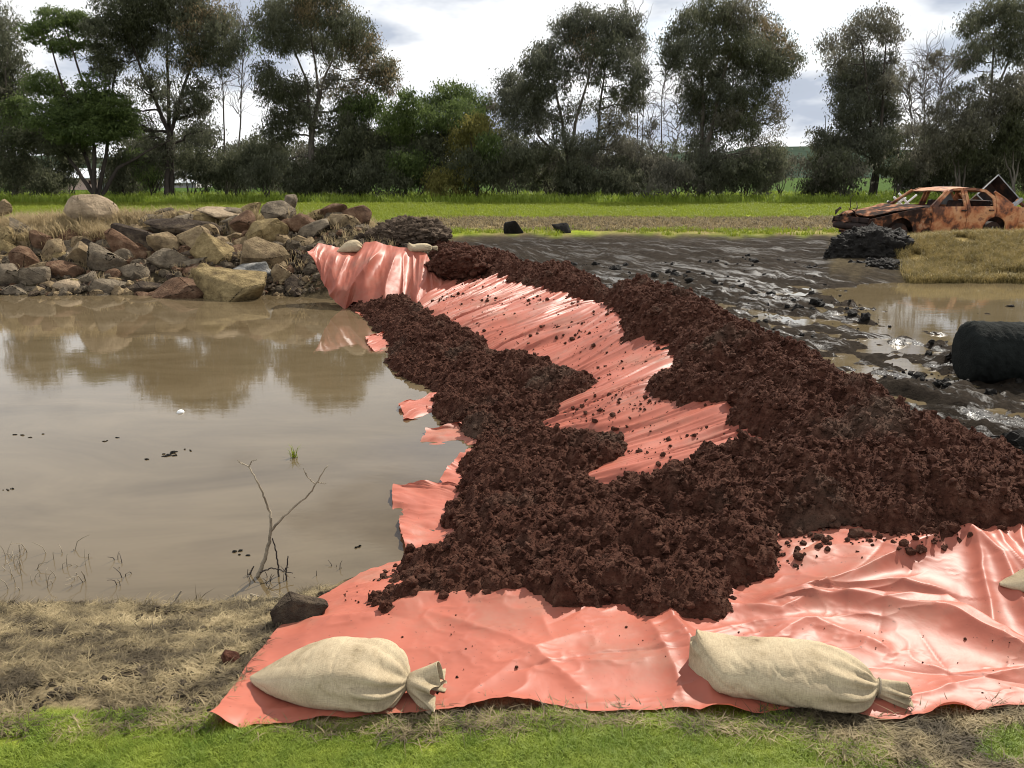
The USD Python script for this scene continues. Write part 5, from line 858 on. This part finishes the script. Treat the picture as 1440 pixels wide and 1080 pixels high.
tree('gum_tree', 'round dark gum tree with open trunks right of the gap in the trees', 800, 56, [[(800, 210), (812, 150), (832, 70)], [(795, 210), (785, 140), (775, 70)], [(832, 240), (842, 170), (852, 80)], [(790, 220), (760, 190), (745, 150)]],
     [(822, 30, 30, 22, bl, 1.1), (798, 45, 28, 22, bl, 1.1), (852, 40, 30, 24, bl, 1.1), (878, 36, 26, 22, bl, 1.1), (890, 62, 18, 26, bl, 1), (770, 78, 26, 22, bl, 1.2), (752, 92, 22, 20, bl, 1.2), (722, 122, 24, 24, bl, 1.3), (715, 150, 18, 26, bl, 1.2), (745, 135, 30, 26, bl, 1.2), (775, 115, 30, 26, bl, 1), (820, 65, 34, 22, br_, .7), (855, 72, 36, 22, g, 1), (838, 95, 26, 16, bl, .7), (880, 95, 24, 24, bl, 1), (900, 112, 14, 22, bl, 1), (890, 140, 20, 20, bl, 1), (800, 95, 22, 18, bl, .8), (740, 170, 28, 22, bl, 1), (778, 165, 28, 18, bl, .8), (815, 150, 22, 16, bl, .5), (862, 170, 24, 18, gr, .4), (790, 200, 24, 18, bl, .7), (820, 205, 26, 20, bl, .8), (760, 215, 30, 18, dk, .7), (872, 200, 18, 14, gr, .5)], seed=7, r0=.22)
bare_tree('slender_tree', 'thin bare tree just right of the round dark gum', 898, 60, [[(898, 200), (900, 120), (895, 20)], [(903, 200), (905, 120), (905, 70)]], 43, .07, 60, [(872, 8, 14, 10, gr, .3), (896, 66, 12, 16, gr, .4)], 18)
bare_tree('slender_tree', 'pale thin bare tree in the bright gap left of the tall middle right gum', 934, 59, [[(934, 200), (932, 130), (938, 95)], [(925, 240), (915, 200), (912, 170)], [(940, 230), (952, 180), (960, 140)]], 44, .08, 80, [(915, 180, 18, 16, gr, .35)], 22)
tree('gum_tree', 'tall dense gum tree right of the bright gap, brown tinged at its top', 988, 56, [[(988, 210), (990, 130), (985, 50)], [(995, 210), (1015, 120), (1040, 50)], [(985, 230), (1000, 180), (1060, 120)]],
     [(975, 32, 28, 24, g, 1.1), (1005, 14, 32, 22, g, 1.1), (1040, 18, 30, 22, gr, 1), (1070, 42, 30, 24, br_, .9), (1095, 62, 26, 22, br_, .8), (1108, 88, 20, 20, g, 1.1), (950, 58, 22, 24, g, 1.1), (945, 85, 18, 20, bl, 1), (975, 75, 34, 24, bl, 1), (1020, 50, 44, 26, g, 1.1), (1060, 78, 40, 24, g, 1.1), (1020, 90, 42, 24, bl, 1.1), (1085, 100, 28, 18, g, 1), (985, 115, 36, 26, bl, 1.1), (1035, 125, 36, 24, bl, 1), (1010, 155, 42, 26, dk, 1), (975, 155, 26, 26, bl, .8), (1060, 150, 20, 28, dk, .7), (985, 190, 30, 22, bl, .6), (1040, 180, 32, 24, dk, .8), (1085, 140, 20, 20, gr, .35), (1095, 170, 16, 24, gr, .3), (1000, 215, 32, 20, bl, .5), (1070, 205, 26, 24, gr, .4)], seed=10, r0=.25)
tree('gum_tree', 'two tiered gum tree with a pale loose top over a dense dark middle', 1228, 57, [[(1230, 230), (1222, 150), (1210, 60)], [(1235, 220), (1240, 140), (1245, 55)]],
     [(1165, 62, 18, 16, gr, .7), (1178, 82, 20, 18, gr, .7), (1205, 42, 26, 20, gr, .9), (1232, 28, 26, 18, gr, .9), (1250, 48, 22, 18, gr, .9), (1200, 66, 20, 12, gr, .6), (1255, 78, 14, 14, gr, .5), (1218, 92, 34, 22, bl, 1.1), (1190, 112, 26, 26, bl, 1.1), (1230, 125, 36, 30, bl, 1.2), (1200, 150, 34, 28, bl, 1.2), (1240, 165, 30, 28, bl, 1.1), (1195, 185, 28, 24, bl, 1), (1225, 200, 30, 20, bl, .8), (1255, 115, 20, 24, gr, .6)], seed=11, r0=.22, bark=DARKBARK)
bare_tree('bare_tree', 'leafless twiggy tree on the right between the two tiered gum and the right edge gum', 1302, 57, [[(1300, 200), (1296, 140), (1304, 80)], [(1312, 200), (1318, 140), (1330, 90)], [(1290, 210), (1282, 160), (1276, 120)]], 46, .08, 130, [(1318, 92, 14, 20, gr, .5), (1285, 110, 14, 16, gr, .3), (1300, 170, 24, 20, gr, .4)], 26)
tree('gum_tree', 'umbrella shaped gum tree near the right edge with a visible pale trunk', 1388, 58, [[(1389, 180), (1390, 110), (1395, 40)], [(1389, 150), (1408, 100), (1425, 50)]],
     [(1362, 40, 16, 12, g, 1), (1378, 26, 22, 16, g, 1.1), (1402, 12, 26, 18, g, 1.1), (1430, 18, 24, 20, g, 1.1), (1365, 78, 24, 16, g, 1), (1352, 92, 12, 10, g, .9), (1390, 60, 26, 16, g, .9), (1425, 48, 26, 22, g, 1.1), (1445, 72, 24, 22, g, 1.1), (1410, 82, 20, 12, g, .6), (1318, 78, 12, 10, gr, .7)], seed=13, r0=.2)
for k, (lb, b_, bb, D_) in enumerate([
    ('brownish grey bushy tree below the leafless twiggy tree', 1350, [(1345, 150, 34, 26, gr, .8), (1365, 180, 36, 28, gr, .8), (1330, 190, 34, 30, gr, .8), (1350, 215, 44, 24, dk, .9), (1310, 215, 26, 22, gr, .7)], 55),
    ('dark bushy tree filling the right edge below the umbrella shaped gum', 1425, [(1425, 130, 34, 26, gr, .9), (1400, 160, 36, 28, gr, .9), (1440, 170, 34, 34, dk, .9), (1465, 120, 34, 40, gr, 1), (1420, 200, 44, 28, dk, .9), (1460, 215, 40, 30, dk, .9)], 54),
    ('small dark tree standing left of the two tiered gum', 1162, [(1152, 195, 18, 12, bl, 1), (1172, 200, 22, 14, bl, 1), (1150, 222, 22, 18, dk, 1), (1178, 225, 28, 22, dk, 1)], 57)]):
    tree('bushy_tree', lb, b_, D_, [[(b_ - 8, 235), (b_ - 16, 190)], [(b_ + 6, 235), (b_ + 16, 180)], [(b_, 230), (b_ + 2, 170)]], bb, seed=80 + k, size=.18, r0=.11, leafn=320)
# undergrowth, one shrub after the other
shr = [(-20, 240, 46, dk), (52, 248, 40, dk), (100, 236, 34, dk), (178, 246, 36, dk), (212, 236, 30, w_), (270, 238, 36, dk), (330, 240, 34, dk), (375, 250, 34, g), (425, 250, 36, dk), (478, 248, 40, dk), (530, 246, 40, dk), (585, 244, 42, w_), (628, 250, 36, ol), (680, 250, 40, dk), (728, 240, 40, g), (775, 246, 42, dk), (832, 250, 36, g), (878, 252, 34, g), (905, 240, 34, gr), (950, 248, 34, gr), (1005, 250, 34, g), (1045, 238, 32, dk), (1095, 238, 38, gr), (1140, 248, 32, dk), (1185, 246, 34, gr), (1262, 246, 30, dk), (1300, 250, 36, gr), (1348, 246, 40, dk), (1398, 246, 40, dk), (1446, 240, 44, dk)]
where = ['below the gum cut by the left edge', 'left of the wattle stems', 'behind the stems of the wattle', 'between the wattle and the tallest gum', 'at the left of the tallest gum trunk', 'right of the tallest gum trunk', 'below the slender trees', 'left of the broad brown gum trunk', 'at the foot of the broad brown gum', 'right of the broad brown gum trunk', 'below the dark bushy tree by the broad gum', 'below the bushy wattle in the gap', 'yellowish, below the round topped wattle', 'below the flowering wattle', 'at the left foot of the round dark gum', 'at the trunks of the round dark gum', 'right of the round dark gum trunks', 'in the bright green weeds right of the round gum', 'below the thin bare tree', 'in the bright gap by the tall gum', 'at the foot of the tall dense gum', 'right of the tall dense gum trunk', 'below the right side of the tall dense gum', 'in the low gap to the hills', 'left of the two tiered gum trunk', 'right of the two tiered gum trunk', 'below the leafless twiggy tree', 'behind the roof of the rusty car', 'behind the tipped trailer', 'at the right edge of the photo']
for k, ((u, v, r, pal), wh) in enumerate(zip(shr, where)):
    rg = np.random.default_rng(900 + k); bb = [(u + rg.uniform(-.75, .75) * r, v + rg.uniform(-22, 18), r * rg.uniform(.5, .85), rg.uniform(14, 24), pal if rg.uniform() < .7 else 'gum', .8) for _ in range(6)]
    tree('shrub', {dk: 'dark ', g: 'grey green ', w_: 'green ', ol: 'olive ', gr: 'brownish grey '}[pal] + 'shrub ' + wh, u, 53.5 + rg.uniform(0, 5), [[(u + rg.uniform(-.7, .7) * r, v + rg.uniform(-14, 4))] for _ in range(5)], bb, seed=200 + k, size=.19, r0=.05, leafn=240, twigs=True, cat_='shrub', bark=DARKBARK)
# a second, looser row of trees behind
back_row = [(15, 'behind the gum cut by the left edge'), (75, 'behind the left arm of the wattle'), (182, 'between the wattle and the tallest gum'), (222, 'behind the trunk of the tallest gum'), (290, 'right of the tallest gum'), (350, 'behind the slender trees'), (400, 'left behind the broad brown gum'), (465, 'right behind the broad brown gum'), (545, 'behind the bushy wattle in the gap'), (610, 'behind the round topped wattle'), (690, 'behind the flowering wattle'), (765, 'behind the left side of the round dark gum'), (850, 'behind the right side of the round dark gum'), (915, 'behind the thin bare tree'), (965, 'left behind the tall dense gum'), (1050, 'right behind the tall dense gum'), (1260, 'right behind the two tiered gum'), (1330, 'behind the leafless twiggy tree'), (1390, 'behind the umbrella shaped gum'), (1445, 'behind the right edge trees')]
for k, (u, wh) in enumerate(back_row):
    rg = np.random.default_rng(1300 + k); hi = rg.uniform(165, 205) if u not in (915, 1050) else 215
    bb = [(u + rg.uniform(-40, 40), rg.uniform(hi, 262), rg.uniform(22, 36), rg.uniform(13, 22), (dk, g, bl, gr)[rg.integers(0, 4)], rg.uniform(.45, .75)) for _ in range(8)]
    tree('background_tree', 'loose thin crowned tree ' + wh, u, 63 + rg.uniform(0, 5), [[(u + rg.uniform(-10, 10), 235), (u + rg.uniform(-22, 22), hi + 10)] for _ in range(3)], bb, seed=400 + k, size=.20, r0=.09, leafn=270, bark=DARKBARK)

# ------------------------------------------------------------ far things behind the trees
def ridge(name, label, D, pts, m, z0=-1):
    us = np.arange(-500, 1960, 12.0); h = np.interp(us, *zip(*pts)) + (fbm3(us * .02, 0 * us, 0, 4, int(D)) - .5) * 12 * 1.0; top = PD(us, h, D); n = len(us); rows = []
    for k, f in enumerate((0, .25, .5, .75, 1.0)): q = top.copy(); q[:, 2] = z0 + (top[:, 2] - z0) * (1 - (1 - f) ** 2); q[:, 1] = D - (1 - f) * D * .35; rows.append(q)
    back_ = top.copy(); back_[:, 1] += D * .3; back_[:, 2] = z0; rows.append(back_)
    V = np.array(rows); V[1:5, :, 1] += (fbm3(us * .03, np.arange(4)[:, None] * 3.1, 0, 3, 4) - .5) * D * .05; return tag(obj(name, (V.reshape(-1, 3), grid_faces(len(rows), n)), m, smooth=True), label, None, None, 'structure')
HILL = mat('wooded_hill', [(.3, (.020, .030, .022)), (.6, (.04, .055, .04)), (.8, (.075, .09, .06))], .06, .95, .6, .3, 0.0)
ridge('hills', 'low wooded hills on the horizon', 620, [(-500, 226), (200, 222), (500, 230), (800, 224), (1000, 214), (1120, 206), (1250, 212), (1440, 220), (1960, 226)], HILL)
def shed(name, label, u0, u1, vr, ve, D, wall, roof):
    a, b = PD(u0, ve, D), PD(u1, ve, D); rz = PD(u0, vr, D)[2]; w = b[0] - a[0]; dp = max(w * .5, 6); t = thing(name, label, 'building', ((a[0] + b[0]) / 2, D, -.06)); h = a[2] + .06; ro = rz - a[2]
    v = np.array([(-w / 2, 0, 0), (w / 2, 0, 0), (w / 2, dp, 0), (-w / 2, dp, 0), (-w / 2, 0, h), (w / 2, 0, h), (w / 2, dp, h), (-w / 2, dp, h), (-w / 2, dp / 2, h + ro), (w / 2, dp / 2, h + ro)])
    obj('wall', (v, np.array([[0, 1, 5], [0, 5, 4], [1, 2, 6], [1, 6, 5], [2, 3, 7], [2, 7, 6], [3, 0, 4], [3, 4, 7], [4, 7, 8], [5, 9, 6]])), wall, t)
    e = .35; rv = np.array([(-w / 2 - e, -e, h - .05), (w / 2 + e, -e, h - .05), (w / 2 + e, dp / 2, h + ro + .06), (-w / 2 - e, dp / 2, h + ro + .06), (-w / 2 - e, dp + e, h - .05), (w / 2 + e, dp + e, h - .05)]); lo = rv - [0, 0, .08]
    obj('roof', (np.vstack([rv, lo]), np.array([[0, 1, 2], [0, 2, 3], [3, 2, 5], [3, 5, 4], [7, 6, 8], [6, 9, 8], [8, 9, 11], [9, 10, 11], [0, 6, 7], [0, 7, 1]])), roof, t)
    for k in range(3): x0 = -w / 2 + w * (.2 + .28 * k); obj('window', box(w * .10, .06, h * .3, (x0, -.02, h * .6)), CHAR, t)
    obj('door', box(w * .08, .06, h * .7, (w * .42, -.025, h * .35)), STEEL, t)
    return t
PW = mat('pink_wall', [(.3, (.34, .25, .21)), (.7, (.48, .36, .30))], 2, .9); GW = mat('grey_wall', [(.3, (.26, .25, .25)), (.7, (.36, .35, .34))], 2, .9); LR = mat('light_roof', [(.3, (.5, .52, .55)), (.7, (.62, .64, .66))], 2, .5)
shed('shed', 'pinkish shed with a pale roof glimpsed behind the wattle tree', 60, 150, 237, 249, 95, PW, LR)
shed('shed', 'grey shed glimpsed behind the trunk of the tallest gum', 165, 275, 240, 256, 110, GW, LR)
shed('shed', 'shed with a light grey roof glimpsed between the trees behind the rusty car', 1292, 1340, 240, 249, 100, GW, LR)
